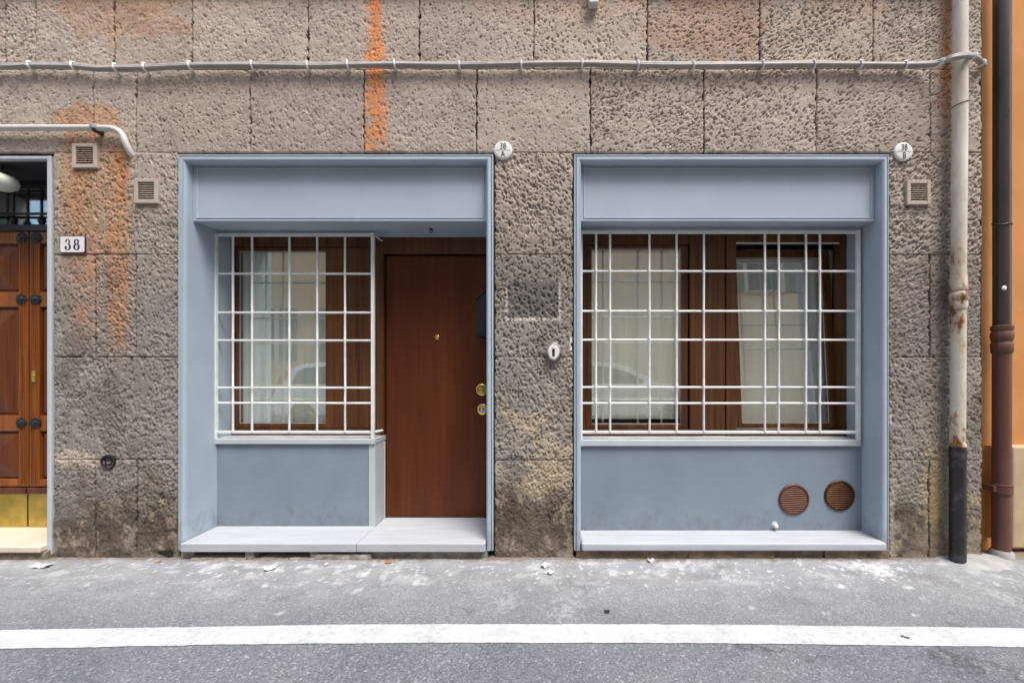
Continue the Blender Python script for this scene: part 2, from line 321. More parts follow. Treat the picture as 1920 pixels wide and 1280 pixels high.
def line_mat():
    m, n, l, b = new_mat('white road paint', 0.7, 0.3)
    c = ramp(n, l, noise_node(n, l, 5, 6), [(0.3, (0.43,0.44,0.45)), (0.7, (0.54,0.55,0.56))])
    w = ramp(n, l, noise_node(n, l, 34, 10, (1,1,1), 0.8), [(0.50, (0,0,0)), (0.62, (0.8,)*3)])
    w2 = ramp(n, l, noise_node(n, l, 2.1, 5), [(0.40, (0.25,)*3), (0.62, (1,)*3)])
    c = mixc(n, l, mixc(n, l, 1.0, w, w2, 'MULTIPLY'), c, (0.25,0.255,0.26))
    c = mixc(n, l, ramp(n, l, noise_node(n, l, 1.0, 6, (14,1.2,1), 0.7), [(0.55, (0,0,0)), (0.75, (0.35,)*3)]), c, (0.33,0.33,0.33)); l.new(c, b.inputs['Base Color'])
    bump(n, l, b, noise_node(n, l, 130, 4, rough=0.7), 0.5, 0.004); return m
MAT['line'] = line_mat()

def grid_mesh(name, xs, ys, zfun, mat, attr=None):
    gx, gy = np.meshgrid(xs, ys); gz = zfun(gx, gy); nx, ny = len(xs), len(ys)
    co = np.stack([gx, gy, gz], -1).reshape(-1, 3)
    i = np.arange(nx*ny).reshape(ny, nx)
    q = np.stack([i[:-1,:-1], i[:-1,1:], i[1:,1:], i[1:,:-1]], -1).reshape(-1)
    return raw_mesh(name, co, q, mat, attr(gx, gy).reshape(-1, 3) if attr else None, 'spot')
def raw_mesh(name, co, quads, mat, col=None, aname='tone'):
    me = bpy.data.meshes.new(name); nq = len(quads)//4
    me.vertices.add(len(co)); me.vertices.foreach_set('co', co.astype(np.float32).ravel())
    me.loops.add(nq*4); me.loops.foreach_set('vertex_index', quads.astype(np.int32))
    me.polygons.add(nq); me.polygons.foreach_set('loop_start', np.arange(0, nq*4, 4, dtype=np.int32))
    me.polygons.foreach_set('use_smooth', np.ones(nq, dtype=bool))
    me.update(calc_edges=True)
    if col is not None:
        at = me.color_attributes.new(aname, 'FLOAT_COLOR', 'POINT')
        at.data.foreach_set('color', np.concatenate([col, np.ones((len(col), 1))], 1).astype(np.float32).ravel())
    me.materials.append(mat); return me
def link(name, me, parent=None):
    o = bpy.data.objects.new(name, me); scene.collection.objects.link(o)
    if parent is not None:
        o.parent = parent; o.location = -ORG[parent.name]; ORG[o.name] = ORG[parent.name]
    return o
def G(px, py):                      # a pixel of the photograph on the ground
    y = CZ*F/(py-CY) - D; return X(px, y), y
SPOTS = [(520,1068,26,.9),(503,1094,16,.9),(410,1078,14,.6),(385,1068,16,.6),(440,1070,12,.7),(600,1064,14,.6),(660,1062,18,.7),(682,1076,22,.75),(720,1080,30,.5),
         (785,1092,28,.7),(866,1062,12,.6),(905,1064,12,.8),(640,1090,40,.35),(668,1108,20,.5),(1150,1075,26,.6),(1215,1070,18,.7),(1245,1078,16,.6),(1330,1060,26,.5),(1365,1078,44,.55),
         (1575,1099,18,.95),(1640,1066,70,.95),(1660,1072,40,.9),(1602,1062,26,.7),(1700,1102,24,.9),(1735,1122,24,.5),(1712,1152,12,.9),(1718,1136,9,.8),(1410,1140,12,.6),
         (1550,1150,22,.4),(1500,1058,16,.6),(1300,1070,30,.4),(1290,1052,18,.6),(1880,1120,60,.35),(1690,1068,18,.7),(950,1130,60,.25),(1060,1140,70,.28),(420,1110,60,.2),(1560,1062,14,.7),
         (560,1064,14,.7),(528,1148,16,.5),(468,1074,12,.7),(1545,1080,12,.6),(1625,1102,10,.6)]
def spots(gx, gy):
    w = np.zeros(gx.shape); r_ = np.zeros(gx.shape)
    nz = fbm(gx*38, gy*38, 21, 4, 0.6); nz2 = fbm(gx*9, gy*14, 23, 4, 0.6); nzf = fbm(gx*90, gy*70, 29, 2)
    for (px, py, s, a) in SPOTS:
        cx, cy = G(px, py); rx = s/2*(D+cy)/F; ry = rx*1.2
        d = np.sqrt(((gx-cx)/rx)**2 + ((gy-cy)/ry)**2) + (nz-0.5)*2.6 + (nzf-0.5)*1.6
        w = np.maximum(w, 0.62*a*sstep(1.0, 0.1, d))
    fine = sstep(0.70, 0.80, fbm(gx*42, gy*34, 33, 3, 0.6)) * sstep(-0.75, -0.1, gy) * 0.7
    fine2 = sstep(0.52, 0.75, nz2) * sstep(-0.6, -0.05, gy) * 0.34
    w = np.maximum(np.maximum(w, fine), fine2)
    r_ = sstep(-0.085, 0.0, gy + (nz-0.5)*0.12 + (nz2-0.5)*0.10) * 0.8
    r_ = np.maximum(r_, sstep(0.62, 0.72, fbm(gx*5, gy*7, 44, 4)) * sstep(-0.5, -0.05, gy) * 0.3)
    return np.stack([w, r_, np.zeros_like(w)], -1)
xs = np.arange(-6.2, 5.6, 0.011); ys = np.arange(-1.75, 0.16, 0.011)
street = link('street', grid_mesh('street', xs, ys, ground_h, MAT['asphalt'], spots)); tag(street, kind='structure')
far = MB().add([(-60,-60,-0.02),(60,-60,-0.02),(60,60,-0.02),(-60,60,-0.02)], [(0,1,2,3)]); 
tag(far.build('ground', MAT['asphalt']), kind='structure')
def bow(x): 
    a = np.minimum(np.abs(x), 3.4)/2.9; return -0.043*a**2 - 0.02*np.maximum(np.abs(x)-3.4, 0)
def line_part():
    xs_ = np.arange(-6.2, 5.6, 0.012); t = np.linspace(0, 1, 15)
    gx, gt = np.meshgrid(xs_, t)
    e = (fbm(gx*26, gt*0, 61, 4, 0.7)-0.5)*0.008; e2 = (fbm(gx*26, gt*0, 67, 4, 0.7)-0.5)*0.008
    y0 = -0.790 + bow(gx) + e; y1 = -0.940 + bow(gx) + e2
    gy = y0 + (y1-y0)*gt
    co = np.stack([gx, gy, ground_h(gx, gy)+0.004], -1).reshape(-1, 3)
    i = np.arange(gx.size).reshape(gx.shape); q = np.stack([i[:-1,:-1], i[1:,:-1], i[1:,1:], i[:-1,1:]], -1).reshape(-1)
    return raw_mesh('road_line', co, q, MAT['line'])
tag(link('road_line', line_part()), kind='structure')

# ------------------------------------------------------------------ stone building
bld = thing('stone_building', 'grey brown pitted stone house front with two blue shopfronts', 'building', (0, 0, 0))
XL, XR = -5.8, X(1843)
ENT_R, ENT_L = X(88), -4.744                      # street door opening
A0, A1 = X(336), X(925); B0, B1 = X(1076), X(1665); BTOP = Z(291)
U = 0.052                                         # moulding width
TOPZ = Z(-15)
def core(x0, x1, z0, z1, y1=0.75): return B(x0, x1, 0.022, y1, z0, z1).build('wall_core', MAT['mortar'], bld)
core(XL, ENT_L-0.04, -0.05, BTOP); core(ENT_R+0.04, A0, -0.05, BTOP); core(A1, B0, -0.05, BTOP); core(B1, XR-0.012, -0.05, BTOP)
core(XL, XR-0.012, BTOP, TOPZ)
# upper storey above the picture
B(XL, XR-0.012, -0.045, 0.75, TOPZ, TOPZ+0.16).build('string_course', MAT['trim'], bld, bevel=0.03)
B(XL, XR-0.012, 0.0, 0.75, TOPZ+0.16, 9.0).build('upper_wall', MAT['peach'], bld)

# relief map of the whole front
GS = 0.0045; gx0, gz0 = XL-0.1, -0.12; NX = int((XR+0.2-gx0)/GS); NZ = int((TOPZ+0.2-gz0)/GS)
hx, hz = np.meshgrid(gx0 + np.arange(NX)*GS, gz0 + np.arange(NZ)*GS)
HM = 0.010*(fbm(hx*5, hz*5, 1, 4)-0.5) + 0.004*(fbm(hx*34, hz*34, 2, 3)-0.5)
LEFT = XL*255+CX
BLOCKS = []
def course(v0, v1, joints):
    for a, b in zip(joints[:-1], joints[1:]): BLOCKS.append((a, b, v0, v1))
course(-14, 130, [LEFT, -352, -140, 8, 66, 213, 360, 577, 786, 1001, 1214, 1425, 1637, 1842])
course(130, 286, [LEFT, -254, -40, 174, 254, 468, 682, 893, 1107, 1320, 1531, 1745, 1842])
for (v0, v1, j1, j3) in ((286,477,[],[]), (477,669,[178,254],[1745]), (669,862,[],[]), (862,1054,[178,255],[1742])):
    course(v0, v1, [LEFT, -190]); course(v0, v1, [99]+j1+[334]); course(v0, v1, [927, 1075]); course(v0, v1, [1667]+j3+[1842])
parts_ = []
for (u0, u1, v0, v1) in BLOCKS:
    a0, a1, c0, c1 = X(u0), X(u1), Z(v1), Z(v0); n_ = int(5200*(a1-a0)*(c1-c0))
    xx = RNG.uniform(a0, a1, n_); zz_ = RNG.uniform(c0, c1, n_); zc_ = (c0+c1)/2; xc_ = (a0+a1)/2
    dens = RNG.uniform(0.55, 1.0)*(1.0 if zc_ < 2.9 else (0.72 if xc_ < 0 else 0.95)); kp = 0.35+0.9*vnoise(xx*5, zz_*5, 71)*1.1 > RNG.uniform(0, 1, n_)/dens
    xx, zz_ = xx[kp], zz_[kp]; n_ = len(xx)
    tilt0 = R(90) + RNG.normal(0, 0.18) - (0.75 if xc_ > 0.2 and zc_ > 1.6 else 0.0)*RNG.uniform(0.5, 1.1)
    an = tilt0 + (vnoise(xx*2.2, zz_*2.2, 72)-0.5)*0.9 + RNG.normal(0, 0.30, n_)
    bg = RNG.uniform(0.85, 1.18)*(0.86 if zc_ > 2.9 else 1.08)
    dp_ = RNG.uniform(0.72, 1.15)*(0.66 if zc_ > 2.9 and xc_ < -0.3 else 1.0)*(0.8 if zc_ < 0.7 else 1.0)
    big_ = RNG.uniform(0, 1, n_)**7
    parts_.append((xx, zz_, an, (RNG.uniform(0.0040, 0.0072, n_)+0.009*big_)*bg, (RNG.uniform(0.0028, 0.0040, n_)+0.0035*big_)*bg, (0.003+0.0115*RNG.uniform(0, 1, n_)**1.2+0.006*big_)*dp_))
dx, dz, ang, smaj, smin, dep = [np.concatenate(q) for q in zip(*parts_)]; N = len(dx)
K = 6; oi, oj = np.meshgrid(np.arange(-K, K+1), np.arange(-K, K+1))
ci = np.round((dx-gx0)/GS).astype(int); cj = np.round((dz-gz0)/GS).astype(int)
DM = np.zeros((NZ, NX))
for s0 in range(0, N, 8000):
    sl = slice(s0, s0+8000)
    ii = ci[sl,None,None]+oi; jj = cj[sl,None,None]+oj
    ok = (ii >= 0) & (ii < NX) & (jj >= 0) & (jj < NZ)
    ex = gx0+ii*GS-dx[sl,None,None]; ez = gz0+jj*GS-dz[sl,None,None]
    ca, sa = np.cos(ang[sl])[:,None,None], np.sin(ang[sl])[:,None,None]
    a = (ex*ca+ez*sa)/smaj[sl,None,None]; b = (-ex*sa+ez*ca)/smin[sl,None,None]
    val = -dep[sl,None,None]*np.exp(-0.5*(a*a+b*b)**2)
    np.minimum.at(DM, (jj[ok], ii[ok]), val[ok])
low = sstep(0.50, 0.12, hz + (fbm(hx*2, hz*2, 73)-0.5)*0.5)                 # worn, cement-smeared foot of the wall
cem = sstep(X(1690), X(1740), hx)*sstep(0.30, 0.05, hz+(fbm(hx*4, hz*4, 77)-0.5)*0.2)
HM = HM + DM*(1-0.65*low)*(1-0.8*cem) + low*(0.020*(fbm(hx*9, hz*11, 74, 5, 0.62)-0.5))
def sample(m, x, z):
    u = np.clip((x-gx0)/GS, 0, NX-1.001); v = np.clip((z-gz0)/GS, 0, NZ-1.001); i = u.astype(int); j = v.astype(int); fu = u-i; fv = v-j
    return (m[j,i]*(1-fu)+m[j,i+1]*fu)*(1-fv) + (m[j+1,i]*(1-fu)+m[j+1,i+1]*fu)*fv
def tone(x, z):
    """stone colour with its stains, in photograph-measured places"""
    u = x*255+CX; v = CY-(z-CZ)*255
    n1 = fbm(x*2.2, z*2.2, 81, 5, 0.55); n2 = fbm(x*9, z*9, 82, 5, 0.6); n3 = fbm(x*30, z*30, 83, 3, 0.6); nv = fbm(x*22, z*2.6, 84, 4, 0.6)
    t = sstep(120, 640, v+(n1-0.5)*200)[..., None]
    top = np.array((0.440,0.366,0.305)); mid = np.array((0.268,0.238,0.206))
    c = top*(1-t) + mid*t
    c = c*(0.80+0.40*n1)[..., None]*(0.88+0.24*n2)[..., None]*(0.82+0.36*n3)[..., None]
    def put(c, col, a):
        a = np.clip(a, 0, 1)[..., None]; return c*(1-a) + np.array(col)*(0.75+0.5*n3)[..., None]*a
    blob = lambda cx, cy, rx, ry: sstep(1.25, 0.45, np.sqrt(((u-cx)/rx)**2+((v-cy)/ry)**2) + (n2-0.5)*1.6)
    band = lambda lo, hi, s: sstep(lo-s, lo+s, u+(nv-0.5)*16)*sstep(hi+s, hi-s, u+(nv-0.5)*16)
    # faint warm wash under the string course
    c = put(c, (0.50,0.26,0.13), 0.35*sstep(90, -20, v)*sstep(0.45, 0.7, n1)); c = put(c, (0.48,0.27,0.14), 0.4*blob(1330, 30, 120, 90)); c = put(c, (0.5,0.24,0.11), 0.38*blob(235, 25, 120, 70))
    # the orange paint run over the left shopfront
    a = band(692, 715, 8)*sstep(330, 90, v)*0.88 + band(684, 724, 10)*sstep(30, 120, v)*(0.15+0.75*sstep(0.3, 0.6, n2))*0.75
    c = put(c, (0.68,0.225,0.055), np.clip(a, 0, 0.80)*(0.66+0.34*sstep(0.35, 0.6, n3))*sstep(290, 280, v))
    c = put(c, (0.43,0.255,0.145), band(112, 246, 22)*sstep(200, 300, v)*sstep(640, 430, v)*(0.3+0.7*sstep(0.3,0.6,n1))*0.6)
    # rust streaks of the left pier
    c = put(c, (0.42,0.215,0.105), band(128, 186, 16)*sstep(195, 260, v)*sstep(560, 380, v)*(0.35+0.65*sstep(0.3, 0.6, nv))*(0.6+0.4*sstep(0.3,0.55,n2))*0.72)
    c = put(c, (0.46,0.205,0.088), band(204, 240, 12)*sstep(262, 300, v)*sstep(700, 560, v)*(0.45+0.55*sstep(0.3, 0.6, nv))*(0.6+0.4*sstep(0.3,0.55,n2))*0.85)
    c = put(c, (0.46,0.20,0.09), band(140, 182, 14)*sstep(400, 520, v)*sstep(690, 560, v)*sstep(0.3, 0.65, n2)*0.5)
    c = put(c, (0.50,0.24,0.11), blob(165, 222, 70, 28)*0.55)
    # rust beside the cream downpipe
    c = put(c, (0.52,0.215,0.07), sstep(1748, 1786, u+(n2-0.5)*30)*sstep(1800, 1790, u)*sstep(330, 120, v)*0.78)
    c = put(c, (0.13,0.112,0.092), sstep(0.50, 0.68, fbm(x*3.1, z*1.9, 99, 5, 0.6))*sstep(330, 620, v)*0.5)
    # ochre lichen and soot on the middle pier
    mp = sstep(915, 930, u)*sstep(1088, 1075, u)
    c = put(c, (0.46,0.37,0.23), mp*sstep(735, 790, v)*sstep(935, 860, v)*sstep(0.42, 0.60, n2)*0.5)
    c = put(c, (0.42,0.33,0.20), mp*blob(1010, 900, 70, 45)*0.55)
    c = put(c, (0.085,0.075,0.065), np.maximum(blob(958, 955, 36, 45), blob(1045, 960, 30, 50))*0.8)
    c = put(c, (0.15,0.145,0.14), blob(965, 880, 22, 30)*0.7)
    # mark of a removed plate
    pl = sstep(948, 954, u)*sstep(1052, 1046, u)*sstep(524, 530, v)*sstep(602, 596, v)
    c = put(c, (0.130,0.122,0.114), pl*0.75)
    ed = (sstep(946, 950, u)*sstep(954, 951, u)+sstep(1046, 1049, u)*sstep(1053, 1050, u)+sstep(594, 597, v)*sstep(604, 600, v))*sstep(944, 948, u)*sstep(1056, 1052, u)*sstep(520, 526, v)*sstep(606, 602, v)
    c = put(c, (0.52,0.48,0.43), ed*sstep(0.32, 0.5, n2)*0.95)
    # splash zone
    s = sstep(880, 985, v+(n2-0.5)*170+(n1-0.5)*90)
    c = put(c, (0.085,0.064,0.046), s*0.85)
    c = put(c, (0.30,0.25,0.18), s*sstep(0.54, 0.70, fbm(x*14, z*10, 88, 5, 0.65))*0.75)
    c = put(c, (0.25,0.215,0.175), sstep(1000, 1045, v)*sstep(0.35, 0.6, n2)*0.7)
    # cream smear by the street door, ochre by the downpipe, cement at the right foot
    c = put(c, (0.52,0.44,0.33), blob(140, 860, 55, 16)*0.7)
    c = put(c, (0.46,0.34,0.19), blob(1752, 930, 26, 90)*0.65); c = put(c, (0.42,0.34,0.24), sstep(1808, 1822, u)*sstep(850, 930, v)*sstep(0.35, 0.6, n2)*0.7)
    c = put(c, (0.34,0.32,0.28), sstep(1763, 1775, u)*sstep(1800, 1790, u)*sstep(845, 880, v)*0.8)
    c = put(c, (0.25,0.20,0.15), sstep(1690, 1735, u)*sstep(990, 1020, v+(n2-0.5)*50)*0.85)
    c = put(c, (0.40,0.34,0.26), sstep(1664, 1668, u)*sstep(1682, 1672, u+(n2-0.5)*18)*sstep(860, 930, v)*0.8)
    c = put(c, (0.02,0.017,0.013), blob(305, 1036, 20, 8)*0.95)
    c = put(c, (0.58,0.56,0.53), (sstep(1664, 1666, u)*sstep(1674, 1669, u)*sstep(700, 740, v)*sstep(820, 790, v)+sstep(1066, 1070, u)*sstep(1080, 1075, u)*sstep(560, 600, v)*sstep(740, 690, v))*sstep(0.52, 0.6, n2)*0.9)
    return np.clip(c, 0.004, 0.9)
BID = [0]
def block(u0, u1, v0, v1, gv=0.0022, gh=0.0007):
    BID[0] += 1; k = BID[0]
    x0, x1, z0, z1 = X(u0)+gv, X(u1)-gv, Z(v1)+gh, Z(v0)-gh
    st_ = 0.0046 if u1 > 0 else 0.012
    nx = max(4, int((x1-x0)/st_)); nz = max(4, int((z1-z0)/st_))
    gx, gz = np.meshgrid(np.linspace(x0, x1, nx), np.linspace(z0, z1, nz))
    dl, dr, db, dt = gx-x0, x1-gx, gz-z0, z1-gz
    e = lambda d: np.exp(-d/0.012)
    wx = (fbm(gz*30, gz*0+k, 91, 3, 0.7)-0.5); wx2 = (fbm(gz*30, gz*0+k, 92, 3, 0.7)-0.5); wz = (fbm(gx*22, gx*0+k, 93, 3)-0.5); wz2 = (fbm(gx*22, gx*0+k, 94, 3)-0.5)
    x = gx + e(dl)*np.maximum(wx+0.08, 0)*0.028 - e(dr)*np.maximum(wx2+0.08, 0)*0.028
    z = gz + e(db)*np.maximum(wz+0.05, 0)*0.012 - e(dt)*np.maximum(wz2+0.05, 0)*0.012
    h = sample(HM, x, z) + RNG.uniform(-0.0025, 0.0025)
    d = np.minimum(np.minimum(dl, dr), np.minimum(db, dt)); h = h - 0.004*np.exp(-d/0.004)
    co = np.stack([x, -h, z], -1)
    # border skirt going back into the joint
    idx = np.arange(nx*nz).reshape(nz, nx)
    ring = np.concatenate([idx[0,:], idx[1:,-1], idx[-1,-2::-1], idx[-2:0:-1,0]])
    flat = co.reshape(-1, 3); sk = flat[ring].copy(); sk[:,1] = 0.03
    q = np.stack([idx[:-1,:-1], idx[:-1,1:], idx[1:,1:], idx[1:,:-1]], -1).reshape(-1, 4)
    m = len(ring); a = ring; b = np.roll(ring, -1); sa = nx*nz+np.arange(m); sb = nx*nz+np.roll(np.arange(m), -1)
    q = np.concatenate([q, np.stack([a, sa, sb, b], -1)]).reshape(-1)
    col = tone(x, z).reshape(-1, 3) * (1+RNG.normal(0, 0.05)) * (1+RNG.normal(0, 0.008, 3))
    me = raw_mesh('stone_block', np.concatenate([flat, sk]), q, MAT['stone'], np.concatenate([col, col[ring]]))
    return link('stone_block', me, bld)
for q in BLOCKS: block(*q)
# stone return at the right-hand corner of the house
B(XR-0.012, XR-0.006, 0.004, 0.30, -0.05, TOPZ).build('corner_return', MAT['mortar'], bld)

# ------------------------------------------------------------------ shopfronts
PROF = [(0,0.03),(0,-0.006),(0.004,-0.011),(0.009,-0.011),(0.012,-0.007),(0.0125,0.001),(0.0165,0.001),(0.017,-0.008),(0.021,-0.014),(0.030,-0.0165),(0.040,-0.014),(0.047,-0.008),(U-0.001,0.004),(U,0.014)]
def sweep(x0, x1, zt, zb, prof):
    m = MB(); n = len(prof); vs_ = []
    for (u, y) in prof: vs_ += [(x0+u,y,zb),(x0+u,y,zt-u),(x1-u,y,zt-u),(x1-u,y,zb)]
    fs = [(i*4+k, i*4+k+1, (i+1)*4+k+1, (i+1)*4+k) for i in range(n-1) for k in range(3)]
    return m.add(vs_, fs)
def shopfront(x0, x1, label, yb, sill_z, zbot):
    xl, xr = x0+U, x1-U
    s = sweep(x0, x1, BTOP, zbot, PROF).build('shop_surround', MAT['blue'], bld, smooth=30); s['label'] = label
    zf = Z(415, 0.055); zt = BTOP-U
    B(xl-0.03, xl, 0.0145, yb, zbot, zt+0.02).build('reveal', MAT['blue'], s); B(xr, xr+0.03, 0.0145, yb, zbot, zt+0.02).build('reveal', MAT['blue'], s)
    B(xl, xr, 0.0145, 0.07, zt, zt+0.03).build('head_reveal', MAT['blue'], s)
    # fascia with beaded border
    y = 0.055; i = 0.022; w = 0.006
    fx0, fx1, fz0, fz1 = xl+0.001, xr-0.001, zf, zt+0.02
    m = MB(); rects = [(0,y+0.01),(0.001,y+0.002),(0.004,y),(i-0.004,y),(i-0.003,y+0.006),(i,y+0.006),(i+0.001,y-0.003),(i+w,y-0.003),(i+w+0.004,y+0.007)]
    vs_ = []; fs = []
    for (d, yy) in rects: 
        zz1 = fz1-0.02-d*0.7
        vs_ += [(fx0+d,yy,fz0+d),(fx1-d,yy,fz0+d),(fx1-d,yy,zz1),(fx0+d,yy,zz1)]
    for k in range(len(rects)-1):
        for q in range(4): fs.append((k*4+q, k*4+(q+1)%4, (k+1)*4+(q+1)%4, (k+1)*4+q))
    o = (len(rects)-1)*4; fs.append((o,o+1,o+2,o+3)); m.add(vs_, fs)
    m.build('fascia_panel', MAT['blue'], s)
    B(fx0, fx1, y+0.010, yb, fz0+0.0015, fz1-0.023).build('soffit', MAT['blue'], s)
    return s, xl, xr, zf
SZ = 0.123
sA, AL, AR, ZF = shopfront(A0, A1, 'blue grey surround of the shopfront with the mahogany door', 0.56, SZ, 0.055)
sB, BL, BR, ZF = shopfront(B0, B1, 'blue grey surround of the shopfront with two copper vents', 0.50, SZ, 0.055)
def slab(x0, x1, y0, y1, z0, z1, name, mat, parent, bev=0.012): return B(x0, x1, y0, y1, z0, z1).build(name, mat, parent, bevel=bev, seg=3)
# left sill is two stone slabs with a joint
jx = X(668, -0.05)
slab(AL+0.002, jx-0.0012, -0.052, 0.56, SZ-0.062, SZ, 'sill_slab', MAT['sill'], sA, 0.006); slab(jx+0.0012, AR-0.002, -0.052, 0.56, SZ-0.062, SZ, 'sill_slab', MAT['sill'], sA, 0.006)
slab(BL+0.002, BR+0.006, -0.050, 0.40, SZ-0.058, SZ+0.002, 'sill_slab', MAT['sill'], sB, 0.014)
# rough stones carrying the left sill, with gaps between them
def rough_box(name, x0, x1, y0, y1, z0, z1, mat, parent, seed, amp=0.006):
    nx = max(4, int((x1-x0)/0.02)); nz = 4; m = MB(); vs_ = []; fs = []; rnd = random.Random(seed)
    P = [(y0, z0), (y0, z0+(z1-z0)*0.5), (y0+0.003, z1-0.006), (y0+0.012, z1), (y1, z1)]
    for i in range(nx+1):
        x = x0+(x1-x0)*i/nx
        for (y, z) in P: vs_.append((x+rnd.uniform(-amp,amp)*(0.5 if i in (0,nx) else 0.3), y+rnd.uniform(-amp,amp), z+(rnd.uniform(-amp,amp)*0.6 if y != y1 else 0)))
    n = len(P)
    for i in range(nx):
        for k in range(n-1): fs.append((i*n+k, (i+1)*n+k, (i+1)*n+k+1, i*n+k+1))
    fs += [tuple(range(n))[::-1], tuple(nx*n+k for k in range(n))]
    return m.add(vs_, fs).build(name, mat, parent, smooth=50)
for k, (a, b, t, y) in enumerate(((342,366,.060,-.01),(366,470,.012,-.045),(466,482,.060,-.035),(482,548,.010,-.042),(549,597,.014,-.05),(586,600,.060,-.035),(598,700,.040,-.045),(700,915,.060,-.012))):
    rough_box('base_stone', X(a), X(b)-0.002, y, 0.2, -0.03, t, MAT['base'], bld, k)
B(AL-0.05, AR+0.05, 0.05, 0.56, -0.05, 0.059).build('base_core', MAT['mortar'], bld)
for k, (a, b, t, y) in enumerate(((1080,1290,.063,-.012),(1290,1450,.063,-.018),(1450,1545,.05,-.004),(1545,1664,.063,-.014))):
    rough_box('base_stone', X(a), X(b)-0.002, y, 0.2, -0.03, t, MAT['base_brown'], bld, 20+k, 0.005)
B(BL-0.05, BR+0.05, 0.05, 0.40, -0.05, 0.06).build('base_core', MAT['mortar'], bld)
# parapets below the windows with their ledges
YA, YB = 0.275, 0.185
PX = X(704, YA)
par = B(AL-0.01, PX-0.002, YA, 0.55, SZ-0.01, 0.80).build('parapet', MAT['blue_shaded'], sA)
B(X(692, YA), PX, YA-0.007, 0.455, SZ-0.005, 0.786).build('corner_strip', MAT['ledge'], sA, bevel=0.003)
slab(AL-0.01, PX+0.004, YA-0.022, 0.50, 0.784, Z(822, YA-0.02), 'ledge', MAT['ledge'], sA, 0.005)
B(BL-0.01, BR+0.01, YB, 0.48, SZ-0.01, 0.80).build('parapet', MAT['blue_shaded'], sB)
LBZ = Z(824.5, YB-0.02)
slab(BL-0.01, X(1615, YB-0.02), YB-0.022, 0.46, LBZ-0.048, LBZ, 'ledge', MAT['ledge'], sB, 0.005)

# ---- left window with its wooden frame, the shop door
yw = 0.42; LZ = Z(822, YA-0.02); ZH = ZF+0.004
def W(a, y=yw): return X(a, y)
win = (MB().box(AL, W(437), yw, yw+0.08, LZ, ZH).box(W(437), W(705), yw, yw+0.08, Z(462,yw), ZH).box(W(437), W(705), yw-0.004, yw+0.08, LZ, Z(803,yw))).build('window', MAT['wood'], bld, bevel=0.002)
win['label'] = 'single brown wooden window left of the mahogany door'
def frame4(x0, x1, z0, z1, wl, wr, wb, wt, y0, y1):
    return MB().box(x0, x0+wl, y0, y1, z0, z1).box(x1-wr, x1, y0, y1, z0, z1).box(x0+wl, x1-wr, y0, y1, z0, z0+wb).box(x0+wl, x1-wr, y0, y1, z1-wt, z1)
gy = yw+0.035
frame4(W(438.5), W(643), Z(802.5,yw), Z(463,yw), X(450.5,gy)-W(438.5), W(643)-X(613,gy), Z(793,gy)-Z(802.5,yw), Z(463,yw)-Z(472,gy), yw+0.012, yw+0.07).build('sash', MAT['wood'], win, bevel=0.004)
B(X(450.5,gy)-0.004, X(613,gy)+0.004, gy, gy+0.006, Z(793,gy)-0.004, Z(472,gy)+0.004).build('pane', MAT['glass'], win)
frame4(X(450.5,gy)-0.002, X(613,gy)+0.002, Z(793,gy)-0.002, Z(472,gy)+0.002, .004,.004,.004,.004, gy-0.006, gy-0.0005).build('gasket', MAT['gasket'], win)
B(W(645), W(697.5), yw+0.010, yw+0.07, Z(802.5,yw), Z(463,yw)).build('post', MAT['wood'], win, bevel=0.004)
B(W(697.5)+0.001, W(705), yw+0.03, yw+0.08, LZ, ZH).build('filler_strip', MAT['wood'], win)
yd = 0.46; DX0, DX1 = X(724, yd), AR-0.045; DZ0, DZ1 = SZ+0.006, Z(480, yd)
dfr = MB().box(W(705), DX0-0.008, yw+0.005, yw+0.12, Z(818, yw), ZH).box(DX0-0.008, AR, yw+0.010, yw+0.12, DZ1+0.012, ZH).box(DX1+0.008, AR, yw+0.01, yw+0.12, SZ, DZ1+0.012).box(PX-0.03, DX0-0.008, yw+0.036, yw+0.12, SZ, Z(818,yw)).build('door_frame', MAT['wood'], bld, bevel=0.003)
B(PX-0.03, PX+0.006, 0.4555, 0.4558, SZ, 0.78).build('seal_strip', MAT['gasket'], dfr)
door = B(DX0, DX1, yd, yd+0.05, DZ0, DZ1).build('door', MAT['door'], bld, bevel=0.003); door['label'] = 'smooth dark mahogany shop door'
B(DX0-0.008, DX1+0.008, yd+0.052, yd+0.07, SZ, DZ1+0.012).build('rebate', MAT['black'], door)
def knob(px, py, r, mat, prof, parent, name, y=yd): return MB().lathe([(a*r, t*r) for a, t in prof], (X(px,y), y, Z(py,y)), '-y', 20).build(name, mat, parent, smooth=40)
knob(820, 632, 0.018, MAT['brass'], [(1,0),(1,0.15),(0.75,0.35),(0.3,0.4)], door, 'peephole')
knob(904, 730, 0.050, MAT['brass'], [(0.95,0),(1,0.12),(0.85,0.24),(0.45,0.3),(0.36,0.8),(0.62,1.05),(0.70,1.3),(0.55,1.55),(0.2,1.65)], door, 'door_knob')
knob(905.5, 767, 0.048, MAT['brass'], [(0.95,0),(1,0.12),(0.9,0.22),(0.55,0.30)], door, 'lock_plate')
knob(907, 767, 0.024, MAT['steel'], [(1,0.5),(1,0.8),(0.85,0.9)], door, 'lock_cylinder')
B(X(906.6,yd)-0.003, X(906.6,yd)+0.003, yd-0.024, yd-0.0205, Z(772,yd), Z(763,yd)).build('keyhole', MAT['black'], door)

